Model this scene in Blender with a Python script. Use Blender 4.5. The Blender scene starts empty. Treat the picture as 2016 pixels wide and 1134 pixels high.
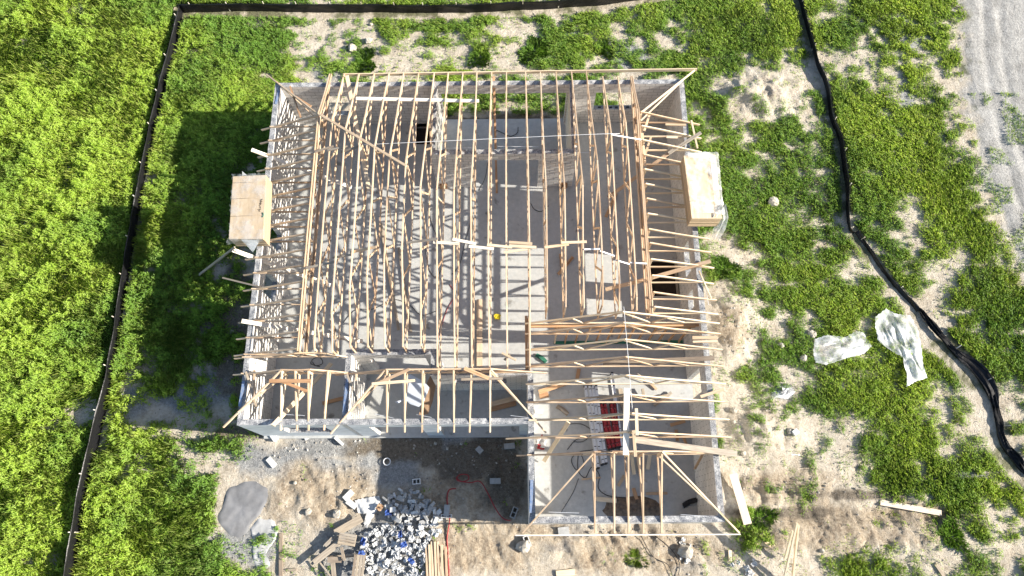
import bpy, math, random
import numpy as np
from mathutils import Vector, Matrix
random.seed(7); rng = np.random.default_rng(11)
S = bpy.context.scene
COL = S.collection
# ---------------------------------------------------------------- camera
F, TILT, YAW, ROLL, HC = 1450.1, 0.3255, 0.0149, -0.0218, 28.163
def _rz(a): c, s = math.cos(a), math.sin(a); return np.array([[c, -s, 0], [s, c, 0], [0, 0, 1.]])
def _rx(a): c, s = math.cos(a), math.sin(a); return np.array([[1., 0, 0], [0, c, -s], [0, s, c]])
RC = _rz(YAW) @ _rx(TILT) @ _rz(ROLL)
cam_d = bpy.data.cameras.new('camera'); cam = bpy.data.objects.new('camera', cam_d); COL.objects.link(cam)
M4 = Matrix.Identity(4)
for i in range(3):
    for j in range(3): M4[i][j] = RC[i, j]
M4[2][3] = HC
cam.matrix_world = M4
cam_d.sensor_width = 36; cam_d.lens = F / 2016 * 36; cam_d.clip_end = 1000; cam_d.clip_start = 0.1
S.camera = cam
# ---------------------------------------------------------------- light
SUNV = Vector((4.896, -0.412, 2.6)).normalized()           # towards the sun
ELEV = math.asin(SUNV.z)
w = bpy.data.worlds.new('World'); S.world = w; w.use_nodes = True
nt = w.node_tree; bg = nt.nodes['Background']; sky = nt.nodes.new('ShaderNodeTexSky')
sky.sky_type = 'NISHITA'; sky.sun_disc = False; sky.sun_elevation = ELEV
sky.sun_rotation = math.atan2(SUNV.x, SUNV.y)
nt.links.new(sky.outputs[0], bg.inputs[0]); bg.inputs[1].default_value = 0.085
sd = bpy.data.lights.new('sun', 'SUN'); sd.energy = 5.0; sd.angle = math.radians(0.5); sd.color = (1, .93, .82)
so = bpy.data.objects.new('sun', sd); COL.objects.link(so); so.rotation_euler = SUNV.to_track_quat('Z', 'Y').to_euler()
S.view_settings.view_transform = 'Standard'; S.view_settings.look = 'None'
S.view_settings.exposure = 1.25; S.view_settings.gamma = 1

# ---------------------------------------------------------------- survey helpers
def W(px, py, z=0.):
    d = RC @ np.array([(px - 1008) / F, -(py - 567) / F, -1.]); k = (z - HC) / d[2]
    return Vector((d[0] * k, d[1] * k, z))
def chart(x, y, z=0.):                                        # survey coordinates of ground points (arrays)
    P = np.stack([x, y, np.zeros_like(x) + z - HC]); v = RC.T @ P.reshape(3, -1)
    return (1008 + F * v[0] / -v[2]).reshape(x.shape), (567 - F * v[1] / -v[2]).reshape(x.shape)
def vnoise(x, y, sc, seed=0):
    x = np.asarray(x) / sc + seed * 17.3; y = np.asarray(y) / sc + seed * 5.7
    xi = np.floor(x).astype(np.int64); yi = np.floor(y).astype(np.int64); fx = x - xi; fy = y - yi
    fx = fx * fx * (3 - 2 * fx); fy = fy * fy * (3 - 2 * fy)
    def hsh(a, b):
        n = (a * 374761393 + b * 668265263 + seed * 2147483) & 0x7fffffff
        n = ((n ^ (n >> 13)) * 1274126177) & 0x7fffffff
        return ((n ^ (n >> 16)) & 0xffff) / 65535.
    return (hsh(xi, yi) * (1 - fx) + hsh(xi + 1, yi) * fx) * (1 - fy) + (hsh(xi, yi + 1) * (1 - fx) + hsh(xi + 1, yi + 1) * fx) * fy
def fbm(x, y, sc, seed=0, o=4):
    r = 0; a = .5; t = 0
    for k in range(o): r = r + a * vnoise(x, y, sc / 2 ** k, seed + k); t += a; a *= .55
    return r / t

# ---------------------------------------------------------------- materials
class NT:
    def __init__(s, name):
        s.m = bpy.data.materials.new(name); s.m.use_nodes = True; s.t = s.m.node_tree; s.b = s.t.nodes['Principled BSDF']; s.out = s.t.nodes['Material Output']
    def n(s, typ, **kw):
        o = s.t.nodes.new('ShaderNode' + typ)
        for k, v in kw.items():
            if k.startswith('i_'):
                key = k[2:]; key = int(key) if key.isdigit() else key.replace('_', ' ')
                o.inputs[key].default_value = v
            else: setattr(o, k, v)
        return o
    def l(s, a, b): s.t.links.new(a, b)
    def noise(s, scale, detail=4, rough=.6, vec=None, coord='Object'):
        if vec is None: vec = s.n('TexCoord').outputs[coord]
        o = s.n('TexNoise'); o.inputs['Scale'].default_value = scale; o.inputs['Detail'].default_value = detail; o.inputs['Roughness'].default_value = rough
        s.l(vec, o.inputs['Vector']); return o.outputs['Fac']
    def ramp(s, fac, stops):
        o = s.n('ValToRGB'); e = o.color_ramp.elements
        while len(e) < len(stops): e.new(.5)
        for k, (p, c) in enumerate(stops): e[k].position = p; e[k].color = (*c, 1)
        s.l(fac, o.inputs[0]); return o.outputs[0]
    def mix(s, f, a, b, mode='MIX'):
        o = s.n('Mix', data_type='RGBA', blend_type=mode)
        if isinstance(f, float): o.inputs[0].default_value = f
        else: s.l(f, o.inputs[0])
        for k, v in ((6, a), (7, b)):
            if isinstance(v, tuple): o.inputs[k].default_value = (*v, 1)
            else: s.l(v, o.inputs[k])
        return o.outputs[2]
    def bump(s, h, st=.5, dist=.02):
        o = s.n('Bump'); o.inputs['Strength'].default_value = st; o.inputs['Distance'].default_value = dist
        s.l(h, o.inputs['Height']); s.l(o.outputs[0], s.b.inputs['Normal'])
    def col(s, c):
        if isinstance(c, tuple): s.b.inputs['Base Color'].default_value = (*c, 1)
        else: s.l(c, s.b.inputs['Base Color'])
        return s
    def rough(s, v): s.b.inputs['Roughness'].default_value = v; return s
def simple(name, c, r=.7, var=.25, sc=6, metal=0., c2=None, bump=0.):
    t = NT(name); f = t.noise(sc, 5)
    d = c2 or tuple(v * (1 - var) for v in c)
    t.col(t.ramp(f, [(.3, d), (.7, c)])).rough(r); t.b.inputs['Metallic'].default_value = metal
    if bump: t.bump(f, bump, .01)
    return t.m
def wood_mat(name, c, c2):
    t = NT(name); info = t.n('ObjectInfo')
    tc = t.n('TexCoord'); mp = t.n('Mapping'); mp.inputs['Scale'].default_value = (2.2, 26, 26); t.l(tc.outputs['Object'], mp.inputs[0])
    ad = t.n('VectorMath', operation='ADD'); t.l(mp.outputs[0], ad.inputs[0]); ml = t.n('VectorMath', operation='SCALE'); ml.inputs['Scale'].default_value = 60.
    cm = t.n('CombineXYZ'); t.l(info.outputs['Random'], cm.inputs[0]); t.l(info.outputs['Random'], cm.inputs[1]); t.l(cm.outputs[0], ml.inputs[0]); t.l(ml.outputs[0], ad.inputs[1])
    g = t.noise(1.0, 4, .6, ad.outputs[0])
    base = t.ramp(g, [(.3, c2), (.62, c)])
    kn = t.noise(.32, 2, .5, ad.outputs[0]); dk = t.ramp(kn, [(.30, (.45, .33, .24)), (.36, (1, 1, 1))])
    base = t.mix(.8, base, dk, 'MULTIPLY')
    v = t.ramp(info.outputs['Random'], [(0, (.72, .64, .58)), (.35, (.95, .92, .88)), (.7, (1., 1., 1.)), (1, (1.1, 1.03, .92))])
    t.col(t.mix(1., base, v, 'MULTIPLY')).rough(.75); t.bump(g, .3, .004); return t.m
MW = wood_mat('truss_timber', (.66, .52, .37), (.49, .35, .23))
MWP = wood_mat('pale_timber', (.72, .61, .45), (.58, .46, .31))
MWO = wood_mat('orange_timber', (.52, .33, .19), (.36, .20, .10))
MWG = wood_mat('weathered_timber', (.40, .35, .28), (.24, .20, .16))
MWW = wood_mat('bleached_timber', (.85, .80, .70), (.74, .67, .55))
def block_mat(name, horiz):
    t = NT(name); g = t.n('NewGeometry'); sp = t.n('SeparateXYZ'); t.l(g.outputs['Position'], sp.inputs[0])
    cb = t.n('CombineXYZ'); t.l(sp.outputs[horiz], cb.inputs[0]); t.l(sp.outputs[2], cb.inputs[1])
    br = t.n('TexBrick'); br.offset = .5; t.l(cb.outputs[0], br.inputs['Vector']); br.inputs['Scale'].default_value = 1
    br.inputs['Brick Width'].default_value = .405; br.inputs['Row Height'].default_value = .203; br.inputs['Mortar Size'].default_value = .010; br.inputs['Mortar Smooth'].default_value = .3
    br.inputs['Color1'].default_value = (.72, .705, .68, 1); br.inputs['Color2'].default_value = (.62, .605, .58, 1); br.inputs['Mortar'].default_value = (.28, .27, .25, 1)
    n1 = t.noise(1.1, 5, .65, g.outputs['Position']); n2 = t.noise(14, 4, .7, g.outputs['Position'])
    c = t.mix(.55, br.outputs[0], t.ramp(n1, [(.3, (.62, .6, .58)), (.7, (1.15, 1.12, 1.08))]), 'MULTIPLY')
    c = t.mix(.5, c, t.ramp(n2, [(.3, (.75, .75, .75)), (.65, (1.1, 1.1, 1.1))]), 'MULTIPLY')
    t.col(c).rough(.92)
    mm = t.n('Math', operation='MULTIPLY_ADD'); t.l(br.outputs['Fac'], mm.inputs[0]); mm.inputs[1].default_value = -1.; t.l(n2, mm.inputs[2]); t.bump(mm.outputs[0], .6, .012)
    return t.m
MBX = block_mat('concrete_block_long', 0); MBY = block_mat('concrete_block_side', 1)
t = NT('grouted_wall_top'); n1 = t.noise(5, 6, .7); n2 = t.noise(26, 4, .7)
t.col(t.mix(.5, t.ramp(n1, [(.42, (.05, .06, .085)), (.49, (.19, .195, .21)), (.55, (.34, .34, .34)), (.64, (.62, .62, .61))]), t.ramp(n2, [(.40, (.08, .09, .11)), (.6, (.52, .52, .51))]))).rough(.9); t.bump(n2, .6, .02); MTOP = t.m
# polished slab
t = NT('concrete_slab'); g = t.n('NewGeometry'); n1 = t.noise(.6, 6, .6, g.outputs['Position']); n2 = t.noise(6, 6, .75, g.outputs['Position']); n3 = t.noise(2.2, 3, .5, g.outputs['Position'])
c = t.mix(.55, t.ramp(n1, [(.3, (.29, .30, .295)), (.7, (.49, .50, .48))]), t.ramp(n2, [(.3, (.30, .305, .30)), (.68, (.50, .50, .485))]))
c = t.mix(1., c, t.ramp(n3, [(.27, (.55, .53, .5)), (.36, (1, 1, 1))]), 'MULTIPLY')
n5 = t.noise(1.3, 8, .8, g.outputs['Position']); c = t.mix(1., c, t.ramp(n5, [(.29, (.5, .48, .46)), (.335, (1, 1, 1))]), 'MULTIPLY')
n7 = t.noise(38, 3, .8, g.outputs['Position']); n8 = t.noise(.9, 2, .5, g.outputs['Position']); sp_ = t.n('Math', operation='MULTIPLY'); t.l(t.ramp(n7, [(.60, (0, 0, 0)), (.66, (1, 1, 1))]), sp_.inputs[0]); t.l(t.ramp(n8, [(.47, (0, 0, 0)), (.6, (.8, .8, .8))]), sp_.inputs[1]); c = t.mix(sp_.outputs[0], c, (.52, .42, .29))
t.col(c).rough(.6); t.bump(n2, .15, .01); MSLAB = t.m
MPAINT = simple('pale_render', (.66, .70, .74), .85, .22, 3)
MDARK = simple('dark_pit', (.06, .04, .028), .95, .5, 8, c2=(.03, .02, .015))
MBLUE = simple('blue_tape', (.08, .16, .33), .5, .5, 9, c2=(.30, .33, .38))
MWHITE = simple('white_plastic', (.8, .8, .8), .4, .1)
MALU = simple('aluminium', (.78, .80, .82), .4, .2, 9, metal=.25)
MBLACK = simple('black_rubber', (.015, .015, .017), .6, .3)
MRED = simple('red_fibreglass', (.42, .03, .035), .45, .35, 12)
MREDC = simple('red_cable', (.35, .03, .03), .6, .3)
MYEL = simple('yellow_strap', (.80, .62, .02), .5, .35, 30)
MGREEN = simple('green_board', (.03, .18, .11), .7, .5, 8)
MROCK = simple('limestone', (.52, .47, .39), .95, .45, 5, bump=.8)
MBLK = simple('block_grey', (.42, .42, .41), .95, .3, 8, bump=.5)
MBLKW = simple('broken_block_pale', (.66, .66, .64), .95, .25, 8, bump=.5)
MPAPER = simple('paper_white', (.66, .66, .65), .8, .4, 7)
MPAPER2 = simple('paper_dirty', (.46, .48, .50), .85, .5, 6)
MPAPERB = simple('paper_blue', (.04, .10, .36), .6, .5, 9)
MCARD = simple('brown_cardboard', (.40, .26, .16), .85, .3, 5)
MWRAP = simple('house_wrap', (.60, .66, .74), .6, .15, 3)
def film(name, alpha, c=(.85, .87, .88)):
    t = NT(name); t.col(c).rough(.28)
    tr = t.n('BsdfTransparent'); tl = t.n('BsdfTranslucent'); tl.inputs[0].default_value = (.8, .84, .86, 1)
    m0 = t.n('MixShader'); m0.inputs[0].default_value = .25; t.l(t.b.outputs[0], m0.inputs[1]); t.l(tl.outputs[0], m0.inputs[2])
    n = t.noise(2.0, 4, .6); r = t.n('MapRange'); r.inputs[1].default_value = .42; r.inputs[2].default_value = .62; r.inputs[3].default_value = max(0, alpha - .3); r.inputs[4].default_value = min(1, alpha + .3)
    t.l(n, r.inputs[0]); m1 = t.n('MixShader'); t.l(r.outputs[0], m1.inputs[0]); t.l(tr.outputs[0], m1.inputs[1]); t.l(m0.outputs[0], m1.inputs[2]); t.l(m1.outputs[0], t.out.inputs[0])
    t.bump(t.noise(9, 5, .7), .6, .03); return t.m
MFILM = film('plastic_sheet', .56, (.95, .96, .97)); MFILMT = film('plastic_wrap_thin', .20); MFILMX = film('plastic_wrap_clear', .06)
t = NT('plywood'); tc = t.n('TexCoord'); mp = t.n('Mapping'); mp.inputs['Scale'].default_value = (5, 1.1, 5); t.l(tc.outputs['Object'], mp.inputs[0]); n = t.noise(2, 6, .6, mp.outputs[0])
t.col(t.ramp(n, [(.3, (.48, .36, .23)), (.55, (.58, .45, .30)), (.75, (.66, .53, .37))])).rough(.7); MPLY = t.m
t = NT('plywood_edge'); tc = t.n('TexCoord'); wv = t.n('TexWave', wave_type='BANDS', bands_direction='Z'); wv.inputs['Scale'].default_value = 16; wv.inputs['Distortion'].default_value = .4; t.l(tc.outputs['Object'], wv.inputs[0])
t.col(t.ramp(wv.outputs['Fac'], [(.2, (.38, .27, .15)), (.7, (.52, .40, .25))])).rough(.8); MPLYE = t.m
t = NT('silt_fence_fabric'); tc = t.n('TexCoord'); n = t.noise(2.5, 4, .6); n2 = t.noise(40, 2)
t.col(t.ramp(n2, [(.3, (.006, .006, .007)), (.7, (.014, .014, .015))])).rough(.38); t.b.inputs['Specular IOR Level'].default_value = .32; t.bump(n, .8, .05); MFAB = t.m
def leaf_mat(name, stops, tr=.35):
    t = NT(name); a = t.n('Attribute', attribute_name='rnd'); b = t.n('Attribute', attribute_name='tone')
    c = t.ramp(a.outputs['Fac'], stops[0]); d = t.ramp(a.outputs['Fac'], stops[1]); c = t.mix(b.outputs['Fac'], c, d)
    t.col(c).rough(.55); tl = t.n('BsdfTranslucent'); t.l(c, tl.inputs[0]); m = t.n('MixShader'); m.inputs[0].default_value = tr
    t.l(t.b.outputs[0], m.inputs[1]); t.l(tl.outputs[0], m.inputs[2]); t.l(m.outputs[0], t.out.inputs[0]); return t.m
MLEAF = leaf_mat('weed_leaves', ([(0, (.055, .15, .012)), (.35, (.15, .31, .028)), (1, (.27, .43, .06))], [(0, (.15, .28, .012)), (.35, (.34, .51, .035)), (1, (.50, .61, .10))]), .5)
MGRASS = leaf_mat('grass_blades', ([(0, (.08, .18, .015)), (.35, (.20, .34, .035)), (1, (.34, .44, .09))], [(0, (.20, .33, .014)), (.35, (.38, .53, .045)), (1, (.58, .64, .15))]), .5)
MTUFT = leaf_mat('tuft_blades', ([(0, (.05, .13, .012)), (.5, (.13, .28, .022)), (1, (.24, .40, .05))], [(0, (.08, .17, .012)), (1, (.22, .34, .05))]), .42)

# ---------------------------------------------------------------- object helpers
def mesh_obj(name, verts, faces, mat, parent=None, loc=None, mats=None, midx=None, smooth=False):
    me = bpy.data.meshes.new(name); me.from_pydata([tuple(v) for v in verts], [], faces)
    for m in (mats or [mat]): me.materials.append(m)
    if midx: me.polygons.foreach_set('material_index', midx)
    if smooth: me.polygons.foreach_set('use_smooth', [True] * len(me.polygons))
    me.update(); o = bpy.data.objects.new(name, me); COL.objects.link(o)
    if parent: o.parent = parent
    if loc is not None: o.location = loc
    return o
def tag(o, label=None, cat=None, group=None, kind=None):
    if label: o['label'] = label
    if cat: o['category'] = cat
    if group: o['group'] = group
    if kind: o['kind'] = kind
    return o
def thing(name, label, cat, loc=(0, 0, 0), group=None):
    o = bpy.data.objects.new(name, None); o.empty_display_size = .2; COL.objects.link(o); o.location = loc
    return tag(o, label, cat, group)
BOXF = [(0, 3, 2, 1), (4, 5, 6, 7), (0, 1, 5, 4), (1, 2, 6, 5), (2, 3, 7, 6), (3, 0, 4, 7)]
def bar(name, p, q, wd, th, mat, parent=None, up=Vector((0, 0, 1)), base=None, side=None, bow=0.):
    """timber from p to q: wd = across (horizontal), th = depth along up"""
    p = Vector(p); q = Vector(q); d = q - p; L = d.length; x = d.normalized()
    if side is not None: y = Vector(side).normalized(); z = x.cross(y).normalized(); y = z.cross(x)
    else:
        if abs(x.dot(up)) > .98: up = Vector((0, 1, 0))
        y = up.cross(x).normalized(); z = x.cross(y)
    b = min(.004, th * .2, wd * .2)
    n = 5 if bow else 2
    V = []; Fc = []
    sec = [(-wd/2 + b, -th/2), (wd/2 - b, -th/2), (wd/2, -th/2 + b), (wd/2, th/2 - b), (wd/2 - b, th/2), (-wd/2 + b, th/2), (-wd/2, th/2 - b), (-wd/2, -th/2 + b)]
    for i in range(n):
        f = i / (n - 1); off = bow * math.sin(math.pi * f)
        for s in sec: V.append((f * L - L / 2, s[0] + off, s[1]))
    for i in range(n - 1):
        for k in range(8): a = i * 8 + k; c = i * 8 + (k + 1) % 8; Fc.append((a, c, c + 8, a + 8))
    Fc.append(tuple(range(7, -1, -1))); Fc.append(tuple(range((n - 1) * 8, n * 8)))
    o = mesh_obj(name, V, Fc, mat)
    m = Matrix.Identity(4)
    for i in range(3): m[i][0] = x[i]; m[i][1] = y[i]; m[i][2] = z[i]; m[i][3] = (p[i] + q[i]) / 2
    if parent: o.parent = parent; m = Matrix.Translation(-parent.location) @ m
    o.matrix_local = m
    return o
def tube(name, pts, r, mat, parent=None, ns=5):
    P = [Vector(p) for p in pts]; V = []; Fc = []
    for i, p in enumerate(P):
        d = (P[min(i + 1, len(P) - 1)] - P[max(i - 1, 0)]).normalized(); u = Vector((0, 0, 1)) if abs(d.z) < .9 else Vector((1, 0, 0))
        a = d.cross(u).normalized(); b = a.cross(d)
        for k in range(ns): an = 2 * math.pi * k / ns; V.append(p + a * (r * math.cos(an)) + b * (r * math.sin(an)))
    for i in range(len(P) - 1):
        for k in range(ns): a = i * ns + k; c = i * ns + (k + 1) % ns; Fc.append((a, c, c + ns, a + ns))
    Fc.append(tuple(range(ns))[::-1]); Fc.append(tuple(range((len(P) - 1) * ns, len(P) * ns)))
    if parent: V = [v - parent.location for v in V]
    return mesh_obj(name, V, Fc, mat, parent, smooth=True)
def smooth_path(pts, n=6):
    P = [Vector(p) for p in pts]; P = [P[0]] + P + [P[-1]]; out = []
    for i in range(1, len(P) - 2):
        for k in range(n):
            t = k / n; a, b, c, d = P[i-1], P[i], P[i+1], P[i+2]
            out.append(.5 * ((2*b) + (c - a) * t + (2*a - 5*b + 4*c - d) * t*t + (3*b - a - 3*c + d) * t**3))
    out.append(P[-2]); return out
ORD = ['first', 'second', 'third', 'fourth', 'fifth', 'sixth', 'seventh', 'eighth', 'ninth', 'tenth', 'eleventh', 'twelfth', 'thirteenth', 'fourteenth', 'fifteenth', 'sixteenth', 'seventeenth', 'eighteenth', 'nineteenth', 'twentieth', 'twenty-first', 'twenty-second']

# ---------------------------------------------------------------- the ground
GMAP = """
999999999999855888887547777889999949998800
999999999999346557455276736568899974889100
999999999999256331552287566788847235563920
999999999999443336666666633373121468386400
999999999998322226666666622284125899999600
999999999998322222222222222298799899999500
999999999985000000000000000099987799999710
999999999974000000000000000099978499999830
999999999985000000000000000088859789918961
999999999974000000000000000083687668918972
999999999964000000000000000085277677918593
999999999763000000000000000088769886883796
999999999652000000000000000031266997583798
999999997443000000000000000000165688783788
999999997650000000000000000000388766787489
999998864322000000000000000003575488897489
999983564310000000000000000003354899997355
996752222110000000000000000002433668998216
999988668810000000000000000005134428999414
999988883000000000000000000000142217999965
999899998000000000000000000000121003589986
999899992002000000000000000001521000104664
999999996113100000000000000002451012105245
999999998623200000000000000002221248852543
""".split()
GM = np.array([[int(c) for c in (r + r[-1] * 42)[:42]] for r in GMAP], float) / 9.
def grass_at(px, py):
    u = np.clip(px / 48. - .5, 0, 40.999); v = np.clip(py / 47.25 - .5, 0, 22.999); i = u.astype(int); j = v.astype(int); fu = u - i; fv = v - j
    return (GM[j, i] * (1 - fu) + GM[j, i + 1] * fu) * (1 - fv) + (GM[j + 1, i] * (1 - fu) + GM[j + 1, i + 1] * fu) * fv
def blob(px, py, cx, cy, rx, ry, nz, soft=.35): return np.clip((1 - np.hypot((px - cx) / rx, (py - cy) / ry) + (nz - .5) * 1.1) / soft, 0, 1)
GREY = [(560, 905, 110, 45), (640, 880, 120, 34), (820, 885, 160, 45), (760, 920, 90, 60), (480, 1085, 70, 50), (430, 640, 55, 50), (340, 770, 90, 40), (440, 755, 70, 40), (250, 790, 50, 40), (1245, 105, 45, 40), (640, 140, 30, 25), (1345, 1090, 45, 40), (1120, 1065, 70, 30), (740, 1080, 130, 90), (1120, 70, 26, 20), (1800, 60, 60, 60), (1790, 190, 25, 60), (1440, 130, 40, 20), (1085, 1050, 90, 30), (1900, 950, 60, 40), (1545, 770, 25, 20), (650, 920, 60, 30)]
BROWN = [(640, 970, 130, 75), (950, 1085, 130, 60), (1250, 1080, 190, 60), (1540, 960, 150, 45), (1640, 1040, 200, 60), (1800, 1030, 120, 60), (1440, 650, 45, 60), (1000, 1050, 160, 40), (930, 955, 100, 75), (1390, 965, 60, 40), (1300, 1000, 120, 25)]
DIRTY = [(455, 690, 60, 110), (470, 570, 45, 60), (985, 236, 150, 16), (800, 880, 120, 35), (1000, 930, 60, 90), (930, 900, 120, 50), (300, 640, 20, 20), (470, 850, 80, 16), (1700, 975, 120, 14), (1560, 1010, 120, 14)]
MOUND = [(1490, 190, 95, 55, .55), (1500, 850, 75, 50, .45), (1440, 640, 50, 90, .35), (1740, 930, 60, 40, -.25), (1620, 980, 260, 26, .22), (1640, 1050, 190, 40, .22), (960, 75, 80, 30, .15), (640, 900, 120, 25, .15), (600, 990, 120, 40, .12), (790, 1060, 110, 80, .14), (1700, 1010, 230, 16, -.18), (1800, 1060, 130, 40, .18)]
HX0, HX1 = -9.7, 6.95
def in_house(x, y, m=0.):
    return ((x > HX0 - m) & (x < HX1 + m) & (y > 3.75 - m) & (y < 17.45 + m)) | ((x > .3 - m) & (x < HX1 + m) & (y > .3 - m) & (y < 5))
def ground_z(x, y, px=None, py=None):
    x = np.asarray(x, float); y = np.asarray(y, float)
    if px is None: px, py = chart(x, y)
    z = -.14 + .16 * (fbm(x, y, 3.1, 3) - .5)
    rough = np.clip(1 - np.abs(px - 1750) / 1000, .4, 1)
    z = z + .10 * rough * (fbm(x, y, .8, 5, 4) - .5) + .05 * (fbm(x, y, .22, 8, 3) - .5)
    for cx, cy, rx, ry, h in MOUND:
        g = np.exp(-(((px - cx) / rx) ** 2 + ((py - cy) / ry) ** 2) * 1.4); z = z + h * g * (.55 + .9 * fbm(x, y, .6, 9, 4))
    bw = np.zeros_like(x)
    for c_ in BROWN + [(1500, 850, 90, 55), (1440, 640, 60, 100), (1490, 190, 100, 60), (1500, 980, 120, 60)]: bw = np.maximum(bw, np.clip(1.25 - np.hypot((px - c_[0]) / c_[2], (py - c_[1]) / c_[3]), 0, 1))
    bw = np.minimum(bw * 1.6, 1); rid = 1 - np.abs(fbm(x * 1.5 + y * .5, y * .55, .62, 14, 5) - .5) * 4; z = z + bw * .035 * (fbm(x, y, .16, 19, 2) - .5) + bw * (.09 * (rid - .5) + .20 * (fbm(x, y * .8, .5, 16, 5) - .5))
    road = np.clip((px - (1878 + .00046 * py * py + 5)) / 30, 0, 1); u_ = px - (1878 + .00046 * py * py); z = z * (1 - road) + road * (-.1 + .05 * (fbm(x * 2.2 + y * .1, y * .35, .5, 18, 3) - .5) - .04 * (np.exp(-((u_ - 62) / 9) ** 2) + np.exp(-((u_ - 95) / 8) ** 2) + np.exp(-((u_ - 20) / 7) ** 2)))
    dx = np.maximum(np.maximum(HX0 - x, x - HX1), 0); inside = in_house(x, y); near = in_house(x, y, .35)
    z = np.where(near, np.minimum(z, -.10), z); z = np.where(in_house(x, y, -.35), -.42, z)
    return z
GX0, GX1, GY0, GY1, ST = -27., 27., -7., 29., .075
nx = int((GX1 - GX0) / ST) + 1; ny = int((GY1 - GY0) / ST) + 1
xs = np.linspace(GX0, GX1, nx); ys = np.linspace(GY0, GY1, ny); XX, YY = np.meshgrid(xs, ys)
PX, PY = chart(XX, YY); ZZ = ground_z(XX, YY, PX, PY)
def cover(x, y, px, py): return np.clip((grass_at(px, py) * 1.05 + (fbm(x, y, 1.1, 21, 4) - .5) * 1.1 + (fbm(x, y, .42, 23, 4) - .5) * 1.6 - .40) / .52, 0, 1)
def gz1(x, y):
    u = min(max((x - GX0) / ST, 0), nx - 1.001); v = min(max((y - GY0) / ST, 0), ny - 1.001); i = int(u); j = int(v); u -= i; v -= j
    return float((ZZ[j, i] * (1 - u) + ZZ[j, i + 1] * u) * (1 - v) + (ZZ[j + 1, i] * (1 - u) + ZZ[j + 1, i + 1] * u) * v)
nz1 = fbm(XX, YY, 1.1, 21, 5); nz2 = fbm(XX, YY, .45, 33, 4)
GD = cover(XX, YY, PX, PY) ** 2.2 * .8
gr = np.zeros_like(XX); br = gr.copy(); dk = gr.copy()
for c in GREY: gr = np.maximum(gr, blob(PX, PY, *c, nz1))
for c in BROWN: br = np.maximum(br, blob(PX, PY, *c, nz1))
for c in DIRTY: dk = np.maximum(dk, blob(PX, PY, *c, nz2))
rd = np.clip((PX - (1878 + .00046 * PY * PY) + (nz2 - .5) * 60) / 25, 0, 1)
def grid_mesh(name, X, Y, Z):
    ny, nx = X.shape; me = bpy.data.meshes.new(name); me.vertices.add(nx * ny)
    me.vertices.foreach_set('co', np.stack([X, Y, Z], -1).astype(np.float32).ravel())
    i = (np.arange(ny - 1)[:, None] * nx + np.arange(nx - 1)[None]).ravel(); q = np.stack([i, i + 1, i + 1 + nx, i + nx], -1).astype(np.int32)
    me.loops.add(q.size); me.loops.foreach_set('vertex_index', q.ravel()); me.polygons.add(len(q)); me.polygons.foreach_set('loop_start', np.arange(len(q), dtype=np.int32) * 4)
    me.update(calc_edges=True); me.polygons.foreach_set('use_smooth', np.ones(len(q), bool)); return me
me = grid_mesh('ground', XX, YY, ZZ)
at = me.color_attributes.new('soil', 'FLOAT_COLOR', 'POINT'); at.data.foreach_set('color', np.stack([GD, gr, br, rd], -1).astype(np.float32).ravel())
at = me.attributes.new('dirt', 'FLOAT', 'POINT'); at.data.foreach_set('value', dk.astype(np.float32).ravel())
t = NT('soil'); a = t.n('Attribute', attribute_name='soil'); sp = t.n('SeparateColor'); t.l(a.outputs['Color'], sp.inputs[0]); dd = t.n('Attribute', attribute_name='dirt')
pos = t.n('NewGeometry').outputs['Position']; nA = t.noise(1.3, 7, .7, pos); nB = t.noise(9, 6, .75, pos); nC = t.noise(30, 4, .7, pos)
mx = t.mix(.5, nA, nB); mx2 = t.mix(.5, nB, nC)
sand = t.ramp(mx, [(.36, (.32, .26, .19)), (.48, (.48, .42, .335)), (.62, (.60, .545, .455))])
grey = t.ramp(mx2, [(.35, (.13, .13, .13)), (.5, (.28, .28, .275)), (.66, (.48, .48, .46))])
brown = t.ramp(mx, [(.36, (.17, .125, .085)), (.5, (.39, .32, .235)), (.64, (.54, .47, .37))])
soilg = t.ramp(mx, [(.35, (.035, .045, .012)), (.6, (.10, .11, .04))])
road = t.ramp(mx, [(.36, (.22, .215, .20)), (.5, (.37, .36, .34)), (.64, (.50, .49, .465))])
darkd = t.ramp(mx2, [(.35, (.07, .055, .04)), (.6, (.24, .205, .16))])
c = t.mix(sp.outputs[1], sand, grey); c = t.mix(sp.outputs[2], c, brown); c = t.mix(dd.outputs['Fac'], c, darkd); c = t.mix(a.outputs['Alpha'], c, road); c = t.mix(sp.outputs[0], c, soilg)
vo = t.n('TexVoronoi'); vo.inputs['Scale'].default_value = 7; t.l(pos, vo.inputs[0]); peb = t.ramp(vo.outputs['Distance'], [(.0, (1.35, 1.33, 1.3)), (.12, (1, 1, 1))])
nD = t.noise(2.4, 3, .5, pos); c = t.mix(t.ramp(nD, [(.5, (0, 0, 0)), (.6, (1, 1, 1))]), c, t.mix(1., c, peb, 'MULTIPLY'))
t.col(c).rough(.95); t.b.inputs['Specular IOR Level'].default_value = .15
hh = t.n('Math', operation='MULTIPLY_ADD'); t.l(nC, hh.inputs[0]); hh.inputs[1].default_value = .4; t.l(nB, hh.inputs[2]); t.bump(hh.outputs[0], 1., .09)
MSOIL = t.m; me.materials.append(MSOIL)
g = bpy.data.objects.new('ground', me); COL.objects.link(g); tag(g, 'sandy building plot with grey, brown and grassy patches', None, kind='structure')
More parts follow.
